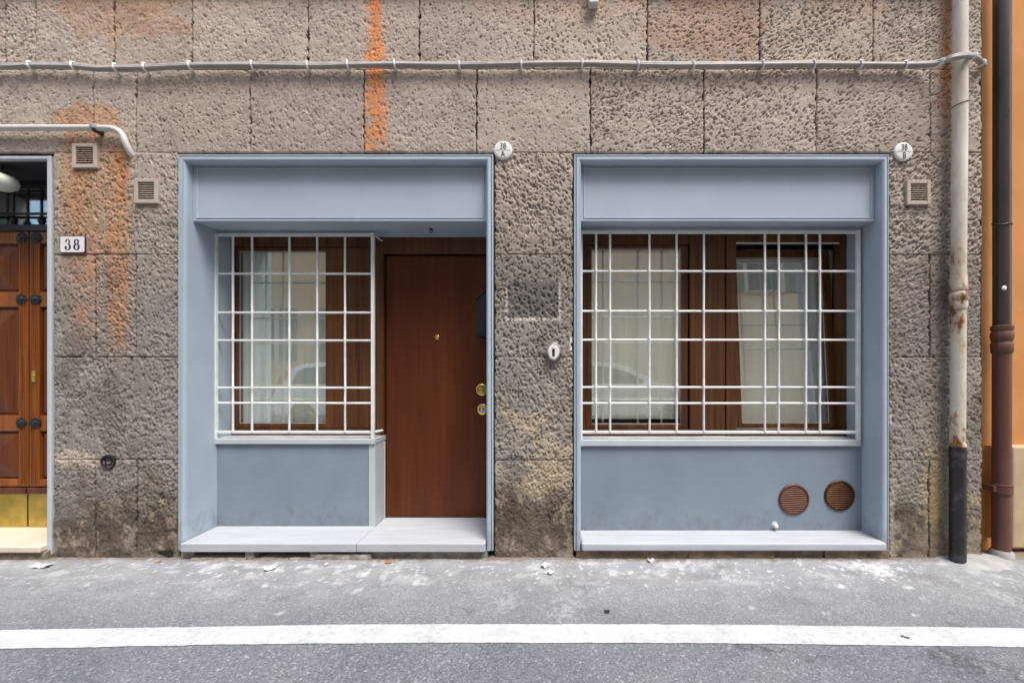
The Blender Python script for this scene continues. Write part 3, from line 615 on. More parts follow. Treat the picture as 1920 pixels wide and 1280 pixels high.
# ---- right-hand window pair
yv = 0.345; V = lambda a, y=yv: X(a, y)
ZB0 = LBZ
w2 = (MB().box(BL, V(1098), yv, yv+0.08, ZB0, ZH).box(V(1098), V(1293), yv+0.002, yv+0.08, Z(458,yv), ZH).box(V(1098), V(1293), yv-0.003, yv+0.08, ZB0, Z(804,yv))
      .box(V(1293), V(1316.5), yv-0.006, yv+0.08, ZB0, ZH-0.001)).build('window', MAT['wood'], bld, bevel=0.003)
w2['label'] = 'closed left half of the brown wooden window over the right parapet'
g2 = yv+0.04
frame4(V(1099), V(1291), Z(803.5,yv), Z(459,yv), X(1109,g2)-V(1099), V(1291)-X(1276.5,g2), Z(794,g2)-Z(803.5,yv), Z(459,yv)-Z(467.5,g2), yv+0.012, yv+0.075).build('sash', MAT['wood'], w2, bevel=0.004)
B(X(1109,g2)-0.004, X(1276.5,g2)+0.004, g2, g2+0.006, Z(794,g2)-0.004, Z(467.5,g2)+0.004).build('pane', MAT['glass'], w2)
frame4(X(1109,g2)-0.002, X(1276.5,g2)+0.002, Z(794,g2)-0.002, Z(467.5,g2)+0.002, .004,.004,.004,.004, g2-0.006, g2-0.0005).build('gasket', MAT['gasket'], w2)
B(V(1316.5)+0.002, V(1361), yv+0.008, yv+0.08, ZB0, ZH-0.002).build('centre_board', MAT['wood'], w2, bevel=0.004)
w3 = (MB().box(V(1362), V(1380), yv-0.004, yv+0.08, ZB0, ZH).box(V(1380), V(1575), yv, yv+0.06, Z(454,yv), ZH).box(V(1380), V(1575), yv-0.002, yv+0.035, ZB0, Z(805,yv)).box(V(1575), BR, yv, yv+0.08, ZB0, ZH)).build('window', MAT['wood'], bld, bevel=0.003)
w3['label'] = 'right half of the brown wooden window, its sash tilted inwards'
B(V(1380)+0.002, V(1575)-0.002, yv+0.004, yv+0.012, Z(457,yv), Z(454,yv)).build('gasket', MAT['gasket'], w3)
B(X(1569,yv+.05), X(1571.5,yv+.05), yv+0.03, yv+0.05, ZB0+0.03, Z(456,yv)).build('stay_rail', MAT['gasket'], w3)
# tilted sash: pivots on its bottom edge
py0, pz0 = yv+0.036, Z(803,yv); tl = R(4.4); hh = (Z(458,yv)-pz0)
def tilt(m):
    c, s = math.cos(tl), math.sin(tl)
    m.v = [(x, py0+(y-py0)*c+(z-pz0)*s, pz0+(z-pz0)*c-(y-py0)*s) for (x, y, z) in m.v]; return m
sx0, sx1 = X(1373,py0), X(1572,py0); gl, gr = X(1389,py0+.03), X(1554,py0+.03); zb_, zt_ = Z(792,py0+.03), pz0+hh-0.062
tilt(frame4(sx0, sx1, pz0, pz0+hh, gl-sx0, sx1-gr, zb_-pz0, pz0+hh-zt_, py0, py0+0.06)).build('sash', MAT['wood'], w3, bevel=0.004)
tilt(B(gl-0.004, gr+0.004, py0+0.028, py0+0.034, zb_-0.004, zt_+0.004)).build('pane', MAT['glass'], w3)
tilt(frame4(gl-0.002, gr+0.002, zb_-0.002, zt_+0.002, .004,.004,.004,.004, py0+0.022, py0+0.0275)).build('gasket', MAT['gasket'], w3)

# rooms behind the glass
def room(x0, x1, z0, z1, y0, y1, name):
    m = MB().add([(x0,y0,z0),(x1,y0,z0),(x1,y1,z0),(x0,y1,z0),(x0,y0,z1),(x1,y0,z1),(x1,y1,z1),(x0,y1,z1)], [(1,2,6,5),(2,3,7,6),(3,0,4,7),(4,5,6,7),(3,2,1,0)])
    return tag(m.build(name, MAT['plaster_in']), kind='structure')
room(A0-0.2, AR+0.2, 0.0, 2.9, 0.5535, 2.6, 'room'); room(B0-0.2, B1+0.2, 0.0, 2.9, 0.5035, 2.6, 'room')
def curtain(x0, x1, y, z0, z1, label, seed, folds):
    n = int((x1-x0)/0.006); rnd = random.Random(seed); m = MB(); vs_ = []; fs = []
    ph = [rnd.uniform(0, 6.28) for _ in range(4)]
    for i in range(n+1):
        x = x0+(x1-x0)*i/n; u = (x-x0)
        for k in range(7):
            t = k/6; a = 0.0025+0.007*(0.5+0.5*math.sin(u*2.9+ph[0]))**2
            yy = y + a*math.sin(u*folds+ph[1]+1.6*math.sin(u*6.5+ph[2])+0.25*t) + 0.0016*math.sin(u*folds*2.3+ph[3])
            vs_.append((x+0.006*math.sin(t*3+u*4), yy, z0+(z1-z0)*t))
    for i in range(n):
        for k in range(6): fs.append((i*7+k, (i+1)*7+k, (i+1)*7+k+1, i*7+k+1))
    o = m.add(vs_, fs).build('curtain', MAT['curtain'], org=((x0+x1)/2, y, z0), smooth=80)
    return tag(o, label, 'curtain', 'sheer curtains')
curtain(AL+0.02, X(640,0.52), 0.515, 0.845, 2.42, 'pale sheer curtain behind the window beside the mahogany door', 1, 62)
curtain(BL+0.02, X(1300,0.5), 0.435, Z(785,0.435), 2.36, 'pale sheer curtain behind the closed left pane of the right window', 2, 48)
curtain(X(1365,0.56), BR+0.03, 0.560, 0.85, 2.42, 'pale sheer curtain behind the tilted right pane of the right window', 3, 40)

# ------------------------------------------------------------------ window grilles
def grille(label, y, xs_, zs_, x0, x1, ztop, zbot, zfoot, left_post=True, group='white window grilles'):
    t = thing('window_grille', label, 'grille', ((x0+x1)/2, y, zfoot), group)
    r = 0.0088; q = 8
    for x in xs_:
        j = random.uniform(-0.0015, 0.0015)
        pts = [(x+j, y-0.004, zbot)]; rad = [r]
        for z in sorted(zs_):
            o_ = random.uniform(-0.001, 0.001)
            for dz_, k_ in ((-0.017, 1.0), (-0.009, 1.28), (0.009, 1.28), (0.017, 1.0)): pts.append((x+o_, y-0.004, z+dz_)); rad.append(r*k_*(1+random.uniform(-0.05, 0.05)))
        MB().tube(pts+[(x+j*0.3, y-0.004, ztop)], rad+[r], q).build('vertical_bar', MAT['grille'], t, smooth=60)
    for z in zs_:
        MB().tube([(x0, y+0.011, z), (x1, y+0.011, z+random.uniform(-0.001,0.001))], r, q).build('horizontal_bar', MAT['grille'], t, smooth=60)
    f = 0.011
    B(x0, x1, y-0.004, y+0.018, ztop-f, ztop+f).build('top_rail', MAT['grille'], t, bevel=0.003)
    B(x0, x1, y-0.006, y+0.016, zbot-f, zbot+f).build('bottom_rail', MAT['grille'], t, bevel=0.003)
    if left_post: B(x0-f*1.2, x0+f*1.2, y-0.014, y+0.012, zfoot, ztop+f+0.001).build('post', MAT['grille'], t, bevel=0.003)
    B(x1-f*1.2, x1+f*1.2, y-0.014, y+0.012, zfoot, ztop+f+0.001).build('post', MAT['grille'], t, bevel=0.003)
    return t
ga = 0.268; p = lambda a: X(a, ga); zz = lambda a: Z(a, ga)
g1 = grille('white metal bars over the window beside the mahogany door', ga, [p(v) for v in (437.6,473.3,543.2,595.4,647.5)], [zz(v) for v in (512.5,585.7,638,726.8,755.6)],
       p(404.5), p(699.5), zz(440), zz(810), Z(822,YA-.02)-0.001)
MB().tube([(p(700), ga, zz(810)), (p(700)+0.012, yw-0.004, zz(812))], 0.011, 4).build('return_bar', MAT['grille'], g1)
MB().tube([(p(700), ga, zz(441)), (p(700)+0.012, yw-0.004, zz(441))], 0.008, 4).build('return_bar', MAT['grille'], g1)
gb = 0.178; p = lambda a: X(a, gb); zz = lambda a: Z(a, gb)
g2_ = grille('wide white metal bars over the right window pair above the copper vents', gb, [p(v) for v in (1117.5,1143.7,1217.5,1268.2,1319.3,1433.5,1459.7,1510.4,1536.6)], [zz(v) for v in (508,583,637,726,756)],
       BL+0.012, p(1608.5), zz(435), zz(810), LBZ-0.001)

# ------------------------------------------------------------------ street door on the left
ye = 0.30; E = lambda a, y=ye: X(a, y); EZ = lambda a, y=ye: Z(a, y)
MEET = E(52.5); ETOP = Z(300)
fr = MB(); fx1, fx0 = X(98), 2*((ENT_L+ENT_R)/2)-X(98)
fr.box(X(90.5), fx1, -0.010, ye+0.1, 0.02, Z(293)).box(fx0, fx0+X(98)-X(90.5), -0.010, ye+0.1, 0.02, Z(293)).box(fx0+X(98)-X(90.5), X(90.5), -0.008, 0.03, ETOP, Z(293.2))
efr = fr.build('entrance_frame', MAT['ledge'], bld, bevel=0.006)
B(fx0+.03, X(90.5), 0.031, ye+0.1, ETOP+0.002, Z(286)).build('soffit', MAT['dark_plaster'], efr)
LFT = 2*MEET - X(90.5) - 0.0
def rosette(x, y, z, parent, r=0.049):
    m = MB().lathe([(r*0.55,0),(r*0.6,0.004),(r*0.42,0.009),(r*0.30,0.014),(r*0.1,0.016)], (x, y, z), '-y', 12)
    for k in range(8):
        a = 2*math.pi*k/8; c, s = math.cos(a), math.sin(a)
        pt = lambda d, w, h: (x+c*d-s*w, y-h, z+s*d+c*w)
        m.add([pt(r*.35,-.005,.004), pt(r*.75,-r*.30,.006), pt(r*1.0,-r*.12,.001), pt(r*1.0,r*.12,.001), pt(r*.75,r*.30,.006), pt(r*.35,.005,.004), pt(r*.75,0,.011)],
              [(0,1,6),(1,2,6),(2,3,6),(3,4,6),(4,5,6),(5,0,6)])
    return m.build('rosette', MAT['iron'], parent, smooth=50)
def leaf(sgn, label):
    # sgn +1: right leaf, built outward from the meeting line
    x_in = MEET + sgn*0.006; x_out = X(90.5) if sgn > 0 else LFT
    bx = lambda m, a, b, y0, y1, z0, z1: m.box(min(a,b), max(a,b), y0, y1, z0, z1)
    zt, zb = EZ(434), EZ(988)
    L = bx(MB(), x_in, x_out, ye+0.030, ye+0.06, zb, zt).build('door_leaf', MAT['oak_dark'], bld); L['label'] = label
    sw = 0.078                                               # meeting stile
    st = bx(MB(), x_in, x_in+sgn*sw, ye+0.006, ye+0.032, EZ(912), zt)
    st.build('stile', MAT['oak'], L, bevel=0.002)
    for k in range(4):
        c = x_in+sgn*(0.016+k*0.0155)
        MB().tube([(c, ye+0.006, EZ(905)), (c, ye+0.006, EZ(440))], 0.0058, 8).build('fluting', MAT['oak'], L, smooth=60)
    for (a, b) in ((434,456),(547,575),(779,808),(899,912)):
        bx(MB(), x_in+sgn*sw, x_out, ye+0.008, ye+0.032, EZ(b), EZ(a)).build('rail', MAT['oak'], L, bevel=0.003)
    bx(MB(), x_out-sgn*0.06, x_out, ye+0.007, ye+0.031, EZ(912), zt-0.001).build('stile', MAT['oak'], L, bevel=0.002)
    for (a, b) in ((456,547),(575,779),(808,899)):
        u0, u1 = sorted((x_in+sgn*(sw+0.012), x_out-sgn*0.07)); z0, z1 = EZ(b)+0.012, EZ(a)-0.012; i = min(0.15, (z1-z0)*0.42, (u1-u0)*0.42)
        m = MB().add([(u0,ye+0.030,z0),(u1,ye+0.030,z0),(u1,ye+0.030,z1),(u0,ye+0.030,z1),(u0+.012,ye+0.020,z0+.012),(u1-.012,ye+0.020,z0+.012),(u1-.012,ye+0.020,z1-.012),(u0+.012,ye+0.020,z1-.012),
                      (u0+i,ye+0.002,z0+i),(u1-i,ye+0.002,z0+i),(u1-i,ye+0.002,z1-i),(u0+i,ye+0.002,z1-i)],
                     [(0,1,5,4),(1,2,6,5),(2,3,7,6),(3,0,4,7),(4,5,9,8),(5,6,10,9),(6,7,11,10),(7,4,8,11),(8,9,10,11)])
        m.build('panel', MAT['oak_dark'], L)
    m = MB().box(min(x_in,x_out), max(x_in,x_out), ye-0.012, ye+0.031, EZ(925), EZ(914)); m.build('kick_moulding', MAT['oak_dark'], L, bevel=0.005)
    bx(MB(), x_in, x_out, ye-0.002, ye+0.031, zb, EZ(925)-0.001).build('kick_plate', MAT['kick'], L, bevel=0.002)
    for v in (446, 561, 793): rosette(x_in+sgn*0.050, ye+0.004, EZ(v), L)
    return L
leaf(-1, 'left leaf of the carved orange brown street door')
lr = leaf(1, 'right leaf of the carved street door with a brass lock plate')
B(MEET+0.034, MEET+0.068, ye-0.006, ye+0.004, EZ(716), EZ(695)).build('lock_plate', MAT['brass'], lr, bevel=0.003)
MB().lathe([(0.011,0),(0.011,0.006),(0.006,0.010)], (MEET+0.051, ye-0.006, EZ(705)), '-y', 14).build('lock_cylinder', MAT['brass'], lr, smooth=40)
# fanlight with ironwork
tr = B(LFT, X(90.5), ye-0.01, ye+0.06, EZ(433.5), EZ(421)).build('transom', MAT['iron'], bld, bevel=0.006)
B(LFT, X(90.5), ye+0.062, ye+0.068, EZ(421), ETOP+0.02).build('pane', MAT['glass'], tr)
B(LFT, X(90.5), ye+0.02, ye+0.05, EZ(352), EZ(346)).build('top_bar', MAT['iron'], tr); B(LFT, X(90.5), ye+0.015, ye+0.03, EZ(401), EZ(397)).build('middle_bar', MAT['iron'], tr)
for k, a in enumerate((-96,-70,-44,-18,20,47,73)):
    x = E(a); MB().tube([(x, ye+0.02, EZ(421)), (x, ye+0.02, EZ(350))], 0.0075, 6).build('iron_bar', MAT['iron'], tr)
    if k % 2 == 0:
        MB().lathe([(0.004,-0.055),(0.016,-0.04),(0.026,-0.01),(0.016,0.02),(0.006,0.03)], (x, ye+0.02, EZ(410)), 'z', 10).build('baluster', MAT['iron'], tr, smooth=50)
tag(MB().add([(LFT-.3,ye+.07,0.1),(X(90.5)+.02,ye+.07,0.1),(X(90.5)+.02,1.9,0.1),(LFT-.3,1.9,0.1),(LFT-.3,ye+.07,3.2),(X(90.5)+.02,ye+.07,3.2),(X(90.5)+.02,1.9,3.2),(LFT-.3,1.9,3.2)],
    [(1,2,6,5),(2,3,7,6),(3,0,4,7),(4,5,6,7),(3,2,1,0)]).build('room', MAT['plaster_in']), kind='structure')
lamp = thing('ceiling_lamp', 'round milk glass lamp above the carved street door', 'lamp', (X(2,.07), .07, Z(341,.07)))
MB().lathe([(0.01,-0.068),(0.05,-0.060),(0.082,-0.035),(0.093,0.0),(0.085,0.03),(0.06,0.052),(0.03,0.06)], (X(2,.07), .07, Z(341,.07)), 'z', 24).build('globe', MAT['globe'], lamp, smooth=60)
MB().lathe([(0.032,0.055),(0.04,0.075),(0.012,0.085),(0.012,0.14)], (X(2,.07), .07, Z(341,.07)), 'z', 16).build('fitting', MAT['iron'], lamp, smooth=40)
th = B(fx0+.02, X(91), -0.055, ye+0.06, EZ(988)-0.05, EZ(988)).build('threshold', MAT['marble'], bld, bevel=0.012, seg=3)
rough_box('base_stone', fx0, X(98), -0.03, 0.2, -0.03, EZ(988)-0.048, MAT['base_brown'], bld, 55)

# ------------------------------------------------------------------ things fixed to the wall
def vent(px, py, w, h, label, group='square air vents'):
    x0, x1, z0, z1 = X(px-w/2), X(px+w/2), Z(py+h/2), Z(py-h/2); bw = 0.026
    t = thing('air_vent', label, 'air vent', ((x0+x1)/2, 0, z0), group)
    frame4(x0, x1, z0, z1, bw, bw, bw, bw, -0.020, 0.012).build('frame', MAT['vent'], t, bevel=0.004)
    B(x0+0.004, x1-0.004, 0.004, 0.010, z0+0.004, z1-0.004).build('back', MAT['vent_dark'], t)
    n = 8; hh_ = (z1-z0-2*bw)/n
    for k in range(n):
        z = z0+bw+hh_*(k+0.5); a = x0+bw-0.001; b = x1-bw+0.001
        MB().add([(a,-0.016,z-hh_*.36),(b,-0.016,z-hh_*.36),(b,-0.004,z+hh_*.30),(a,-0.004,z+hh_*.30),(a,-0.012,z-hh_*.36),(b,-0.012,z-hh_*.36),(b,0.0,z+hh_*.30),(a,0.0,z+hh_*.30)],
                 [(0,1,2,3),(4,7,6,5),(0,4,5,1),(2,6,7,3),(0,3,7,4),(1,5,6,2)]).build('slat', MAT['vent'], t)
    return t
vent(163, 294, 46, 46, 'beige slatted air vent under the cream pipe, rust stain below it')
vent(277.5, 360, 44, 46, 'beige slatted air vent left of the shopfront with the mahogany door')
vent(1719, 362.5, 44, 46, 'beige slatted air vent beside the cream downpipe')
def plate_text(s, x, y, z, size, mat, parent, sx=0.8):
    c = bpy.data.curves.new('lettering', 'FONT'); c.body = s; c.size = size; c.align_x = 'CENTER'; c.align_y = 'CENTER'; c.extrude = 0.0006
    o = bpy.data.objects.new('tmp', c); scene.collection.objects.link(o)
    dg = bpy.context.evaluated_depsgraph_get(); me = bpy.data.meshes.new_from_object(o.evaluated_get(dg)); bpy.data.objects.remove(o)
    ob = bpy.data.objects.new('lettering', me); scene.collection.objects.link(ob); me.materials.append(mat)
    me.transform(Matrix.Translation(Vector((x,y,z))-ORG[parent.name]) @ Matrix.Rotation(R(90), 4, 'X') @ Matrix.Diagonal((sx,1,1,1)))
    ob.parent = parent; ORG[ob.name] = ORG[parent.name]; return ob
def round_plate(px, py, a, b, label):
    x, z = X(px), Z(py); t = thing('number_plate', label, 'number plate', (x, -0.016, z), 'round number plates')
    MB().lathe([(0.066,-0.014),(0.068,0.0),(0.064,0.006),(0.05,0.008),(0.01,0.0085)], (x, -0.008, z), '-y', 36).build('disc', MAT['enamel'], t, smooth=50)
    plate_text(a, x, -0.0174, z+0.027, 0.066, MAT['ink_black'], t, 0.72); plate_text(b, x, -0.0174, z-0.031, 0.064, MAT['ink_black'], t, 0.72)
    B(x-0.052, x+0.052, -0.0178, -0.0155, z-0.001, z+0.0006).build('divider', MAT['vent'], t)
round_plate(943.5, 283.5, '38', 'A', 'round white plate reading 38 A between the shopfronts')
round_plate(1692, 286, '38', 'B', 'round white plate reading 38 B right of the right shopfront')
# enamel house number 38 with fat and thin strokes
def rrect(x0, x1, z0, z1, r, n=6):
    pts = []
    for (cx, cz, a0) in ((x1-r,z1-r,0),(x0+r,z1-r,90),(x0+r,z0+r,180),(x1-r,z0+r,270)):
        for k in range(n+1):
            a = R(a0+90*k/n); pts.append((cx+r*math.cos(a), cz+r*math.sin(a)))
    return pts
hx0, hx1, hz0, hz1 = X(115.5), X(163), Z(475.5), Z(443)
hn = thing('house_number', 'white enamel plate reading 38 beside the carved street door', 'house number', ((hx0+hx1)/2, -0.012, hz0))
MB().prism(rrect(hx0, hx1, hz0, hz1, 0.014), -0.010, 0.01).build('rim', MAT['ink'], hn, bevel=0.003)
MB().prism(rrect(hx0+.006, hx1-.006, hz0+.006, hz1-.006, 0.011), -0.0135, -0.0095).build('plate', MAT['enamel'], hn, bevel=0.003)
def ribbon(pts, y):
    # pts: (x, z, half width) -> flat ribbon
    m = MB(); vs_ = []; n = len(pts)
    for i, (x, z, w) in enumerate(pts):
        a = pts[max(i-1,0)]; b = pts[min(i+1,n-1)]; dx_, dz_ = b[0]-a[0], b[1]-a[1]; l_ = math.hypot(dx_, dz_) or 1
        nx_, nz_ = -dz_/l_, dx_/l_
        vs_ += [(x+nx_*w, y, z+nz_*w), (x-nx_*w, y, z-nz_*w), (x+nx_*w, y+0.001, z+nz_*w), (x-nx_*w, y+0.001, z-nz_*w)]
    fs = []
    for i in range(n-1):
        o = i*4; fs += [(o,o+1,o+5,o+4),(o+2,o+6,o+7,o+3),(o,o+4,o+6,o+2),(o+1,o+3,o+7,o+5)]
    return m.add(vs_, fs)
def arc(cx, cz, rx, rz, a0, a1, n, thick, thin):
    return [(cx+rx*math.cos(R(a)), cz+rz*math.sin(R(a)), thin+(thick-thin)*abs(math.cos(R(a)))**1.5) for a in [a0+(a1-a0)*k/n for k in range(n+1)]]
d3x, d8x, dzc = X(131), X(147.5), (hz0+hz1)/2; yy = -0.0148
t3 = arc(d3x, dzc+.020, .013, .018, 165, -80, 16, .0052, .0018); b3 = arc(d3x, dzc-.018, .017, .021, 85, -170, 18, .0072, .002)
m = ribbon(t3, yy); q = ribbon(b3, yy); m.add(q.v, q.f); q = ribbon(arc(d3x-.011, dzc+.022, .003, .003, 0, 360, 8, .003, .003), yy-.0003); m.add(q.v, q.f); q = ribbon(arc(d3x-.0125, dzc-.020, .004, .004, 0, 360, 8, .004, .004), yy-.0003); m.add(q.v, q.f)
m.build('digit_three', MAT['ink'], hn)
m = ribbon(arc(d8x, dzc+.019, .013, .018, 0, 360, 24, .0062, .0018), yy); q = ribbon(arc(d8x, dzc-.018, .016, .021, 0, 360, 24, .0075, .0018), yy-.0002); m.add(q.v, q.f); m.build('digit_eight', MAT['ink'], hn)
# key-shaped steel doorbell between the shopfronts
kx, kz = X(1038), Z(659)
ks = thing('key_switch', 'small oval steel key switch on the middle pier', 'key switch', (kx, 0, kz))
def oval(w, h, n=28): return [(kx+w*math.cos(2*math.pi*k/n)*(1-0.16*max(0,-math.sin(2*math.pi*k/n))), kz+h*math.sin(2*math.pi*k/n)) for k in range(n)]
MB().prism(oval(.052,.068), -0.034, 0.015).build('housing', MAT['steel'], ks, bevel=0.010, seg=3)
MB().prism([(x, z-0.004) for x, z in oval(.042,.055)], -0.046, -0.030).build('cover', MAT['enamel'], ks, bevel=0.006, seg=3)
B(kx-.010, kx+.008, -0.0485, -0.0455, kz-.034, kz+.010).build('slot', MAT['black'], ks, bevel=0.001); MB().lathe([(0.010,0),(0.010,0.004),(0.006,0.006)], (kx-.001,-.047,kz+.012), '-y', 12).build('keyhole', MAT['black'], ks)
B(kx-.006, kx+.004, -0.051, -0.048, kz-.028, kz-.006).build('shutter', MAT['copper'], ks)
MB().lathe([(0.009,0.0),(0.009,0.02)], (kx+.058,-.004,kz-.006), '-y', 10).build('screw_boss', MAT['steel'], ks)
# black drain socket low on the left pier
dx_, dz_ = X(204.5), Z(865)
ds = thing('drain_socket', 'small round black pipe socket low on the left pier', 'pipe socket', (dx_, 0, dz_))
MB().lathe([(0.054,-0.02),(0.054,0.012),(0.047,0.016),(0.042,0.012),(0.040,-0.01)], (dx_,0,dz_), '-y', 24).build('ring', MAT['boot'], ds, smooth=30)
MB().lathe([(0.041,-0.012),(0.036,0.002),(0.022,0.007),(0.012,0.003)], (dx_,0,dz_), '-y', 24).build('cap', MAT['boot'], ds, smooth=40)
# copper louvre vents on the parapet
def round_vent(px, py, tilt_, label, mat):
    r = 28.5*(D+YB)/F; x, z = X(px,YB), Z(py,YB); t = thing('copper_vent', label, 'air vent', (x, YB, z), 'round copper vents')
    MB().lathe([(r,-0.01),(r,0.008),(r-0.006,0.012),(r-0.014,0.011),(r-0.017,0.004),(r-0.018,-0.004)], (x,YB,z), '-y', 40).build('ring', mat, t, smooth=40)
    MB().lathe([(r-0.010,-0.004),(r-0.011,0.002)], (x,YB,z), '-y', 32).build('back', MAT['vent_dark'], t)
    n = 14; ri = r-0.017
    for k in range(n):
        v = -ri+2*ri*(k+0.5)/n; w = math.sqrt(max(ri*ri-v*v, 0.0001)); c, s = math.cos(R(tilt_)), math.sin(R(tilt_))
        h = 2*ri/n
        P_ = [(-w,-0.010,v-h*.20),(w,-0.010,v-h*.20),(w,-0.0065,v+h*.12),(-w,-0.0065,v+h*.12),(-w,-0.0086,v-h*.20),(w,-0.0086,v-h*.20),(w,-0.0051,v+h*.12),(-w,-0.0051,v+h*.12)]
        MB().add([(x+a*c-cc*s, YB+b, z+a*s+cc*c) for a, b, cc in P_], [(0,1,2,3),(4,7,6,5),(0,4,5,1),(2,6,7,3),(0,3,7,4),(1,5,6,2)]).build('slat', mat, t)
round_vent(1488, 935.5, -2, 'bright round copper louvre vent, the left of the pair', MAT['copper'])
round_vent(1573.5, 928.5, 0, 'darker round copper louvre vent in the parapet corner', MAT['copper_old'])
cp = thing('pipe_cap', 'small white cap low on the blue parapet', 'pipe cap', (X(1452,YB), YB, Z(983,YB)))
MB().lathe([(0.026,-0.005),(0.026,0.003),(0.020,0.006)], (X(1452,YB),YB,Z(983,YB)), '-y', 18).build('collar', MAT['ledge'], cp, smooth=40)
MB().lathe([(0.014,0.003),(0.016,0.02),(0.012,0.032),(0.004,0.035)], (X(1452.5,YB),YB,Z(984,YB)), '-y', 16).build('cap', MAT['clip'], cp, smooth=40)
# black letter box on the right-hand reveal, by the door
lx, ly = AR, 0.30
lb = thing('letter_box', 'black letter box with sloping lid at the edge of the mahogany door', 'letter box', (lx-0.05, ly, Z(632,ly)))
xa = X(897,ly); z0, z1, z2 = Z(632,ly), Z(567,ly), Z(548,ly)
MB().prism([(xa,z0),(lx-0.001,z0),(lx-0.001,z2+0.015),(xa,z1)], ly-0.11, ly+0.11).build('body', MAT['black'], lb, bevel=0.003)
MB().prism([(xa-0.006,z1-0.002),(xa-0.004,z1+0.010),(lx-0.001,z2+0.030),(lx-0.001,z2+0.0165)], ly-0.118, ly+0.118).build('lid', MAT['iron'], lb, bevel=0.002)
MB().tube([(X(905,ly)-.008,ly-.02,Z(537,ly)), (X(907,ly),ly-.01,Z(548,ly)), (X(910,ly)+.01,ly,Z(556,ly))], 0.009, 6).build('newspaper_hook', MAT['black'], lb)
# small hook on the soffit
hk = thing('ceiling_hook', 'small dark fitting on the soffit above the mahogany door', 'hook', (X(808,.22), .22, ZF))
MB().lathe([(0.014,0.0015),(0.012,-0.008),(0.005,-0.012)], (X(808,.22),.22,ZF), 'z', 12).build('base', MAT['iron'], hk, smooth=40)
MB().tube([(X(808,.22)+0.014*math.cos(a), .22, ZF-0.020+0.010*math.sin(a)) for a in [R(90-k*30) for k in range(10)]], 0.003, 6).build('ring', MAT['iron'], hk)
# small cream junction box at the top
jb = thing('junction_box', 'small cream junction box at the top edge above the middle', 'junction box', (X(1113,-.05), -.02, Z(8,-.05)))
B(X(1104,-.05), X(1122,-.05), -0.06, 0.0, Z(7,-.05), Z(-40,-.05)).build('box', MAT['gas'], jb, bevel=0.006); MB().tube([(X(1113),-.02,Z(-38)),(X(1113),-.02,TOPZ)], 0.012, 8).build('conduit', MAT['gas'], jb)

# ------------------------------------------------------------------ cream gas pipe on the left
def smooth_path(pts, n=8):
    out = []; P_ = [Vector(q) for q in pts]
    for i in range(len(P_)-1):
        a, b, c, d = P_[max(i-1,0)], P_[i], P_[i+1], P_[min(i+2,len(P_)-1)]
        for k in range(n):
            t = k/n; out.append(0.5*((2*b)+(c-a)*t+(2*a-5*b+4*c-d)*t*t+(3*b-a-3*c+d)*t**3))
    return out+[P_[-1]]
gy_ = -0.042
gp = thing('gas_pipe', 'cream pipe bending down into the wall above the left pier', 'pipe', (X(100), gy_, Z(240)))
MB().tube([(XL+.3, gy_, Z(240,gy_))]+smooth_path([(X(150,gy_),gy_,Z(240,gy_)),(X(196,gy_),gy_,Z(240.5,gy_)),(X(216,gy_),gy_,Z(243,gy_)),(X(228,gy_),gy_+.004,Z(252,gy_)),(X(233,gy_),gy_+.012,Z(268,gy_)),(X(235.5,gy_),0.0,Z(284,gy_)),(X(236,gy_),0.05,Z(290,gy_))], 5), 0.0205, 14).build('tube', MAT['gas'], gp, smooth=60)
MB().lathe([(0.03,-0.016),(0.034,0.0),(0.03,0.016)], (X(180,gy_),gy_,Z(239,gy_)), 'z', 10).build('clamp', MAT['cement'], gp, smooth=50)
B(X(180,gy_)-.012, X(180,gy_)+.012, gy_-.02, 0.02, Z(248,gy_), Z(240,gy_)).build('bracket', MAT['iron'], gp, bevel=0.003)
# ------------------------------------------------------------------ cable bundle with clips
CP = [(-420,125,-.035),(-200,124,-.035),(0,124,-.035),(57,123,-.036),(138,124,-.036),(180,128,-.036),(217,128,-.038),(272,127,-.037),(356,123,-.035),(473,122,-.034),(577,123,-.034),(652,122,-.034),(740,121,-.034),(861,122,-.034),(977,120,-.034),(1091,119,-.034),(1196,121,-.034),(1300,122,-.034),(1430,121,-.034),(1526,120,-.034),(1613,121,-.034),(1697,122,-.036),(1745,120,-.05),(1768,115,-.09),(1788,108,-.132),(1812,104,-.138),(1826,106,-.10),(1836,113,-.06),(1842,120,-.03),(1846,123,0.02)]
path = smooth_path([(X(a,d), d, Z(b,d)) for a, b, d in CP], 10)
cb = thing('cable_bundle', 'grey bundle of cables clipped along the wall above both shopfronts', 'cables', (0, -0.03, Z(123)))
for k, (a, b, r) in enumerate(((0.0,0.0110,0.0105),(0.009,-0.006,0.0105),(-0.009,-0.0095,0.0098),(0.007,0.0035,0.0092))):
    pp = []
    for i, q in enumerate(path):
        w = math.sin(i*0.21+k*1.7)*0.0012 + math.sin(i*0.083+k*2.9)*0.0018
        pp.append((q.x, q.y-a*0.9, q.z+b+w))
    MB().tube(pp, r, 7).build('cable', MAT['cable'], cb, smooth=60)
for (a, b) in ((-300,125),(-190,124),(-70,124),(57,123),(138,124),(217,127),(272,126),(356,123),(473,122),(577,123),(652,121.5),(740,121),(861,122),(977,120.5),(1091,119),(1196,121),(1300,122),(1430,121),(1526,120),(1613,121),(1697,122)):
    d = -0.036; x, z = X(a,d), Z(b,d); m = MB()
    MB().tube([(x-.003,0.012,z+.020),(x-.002,-.038,z+.025),(x,-.056,z+.014),(x+.002,-.058,z-.012),(x+.003,-.040,z-.025),(x+.004,0.012,z-.022)], 0.0082, 4).build('clip', MAT['clip'], cb)
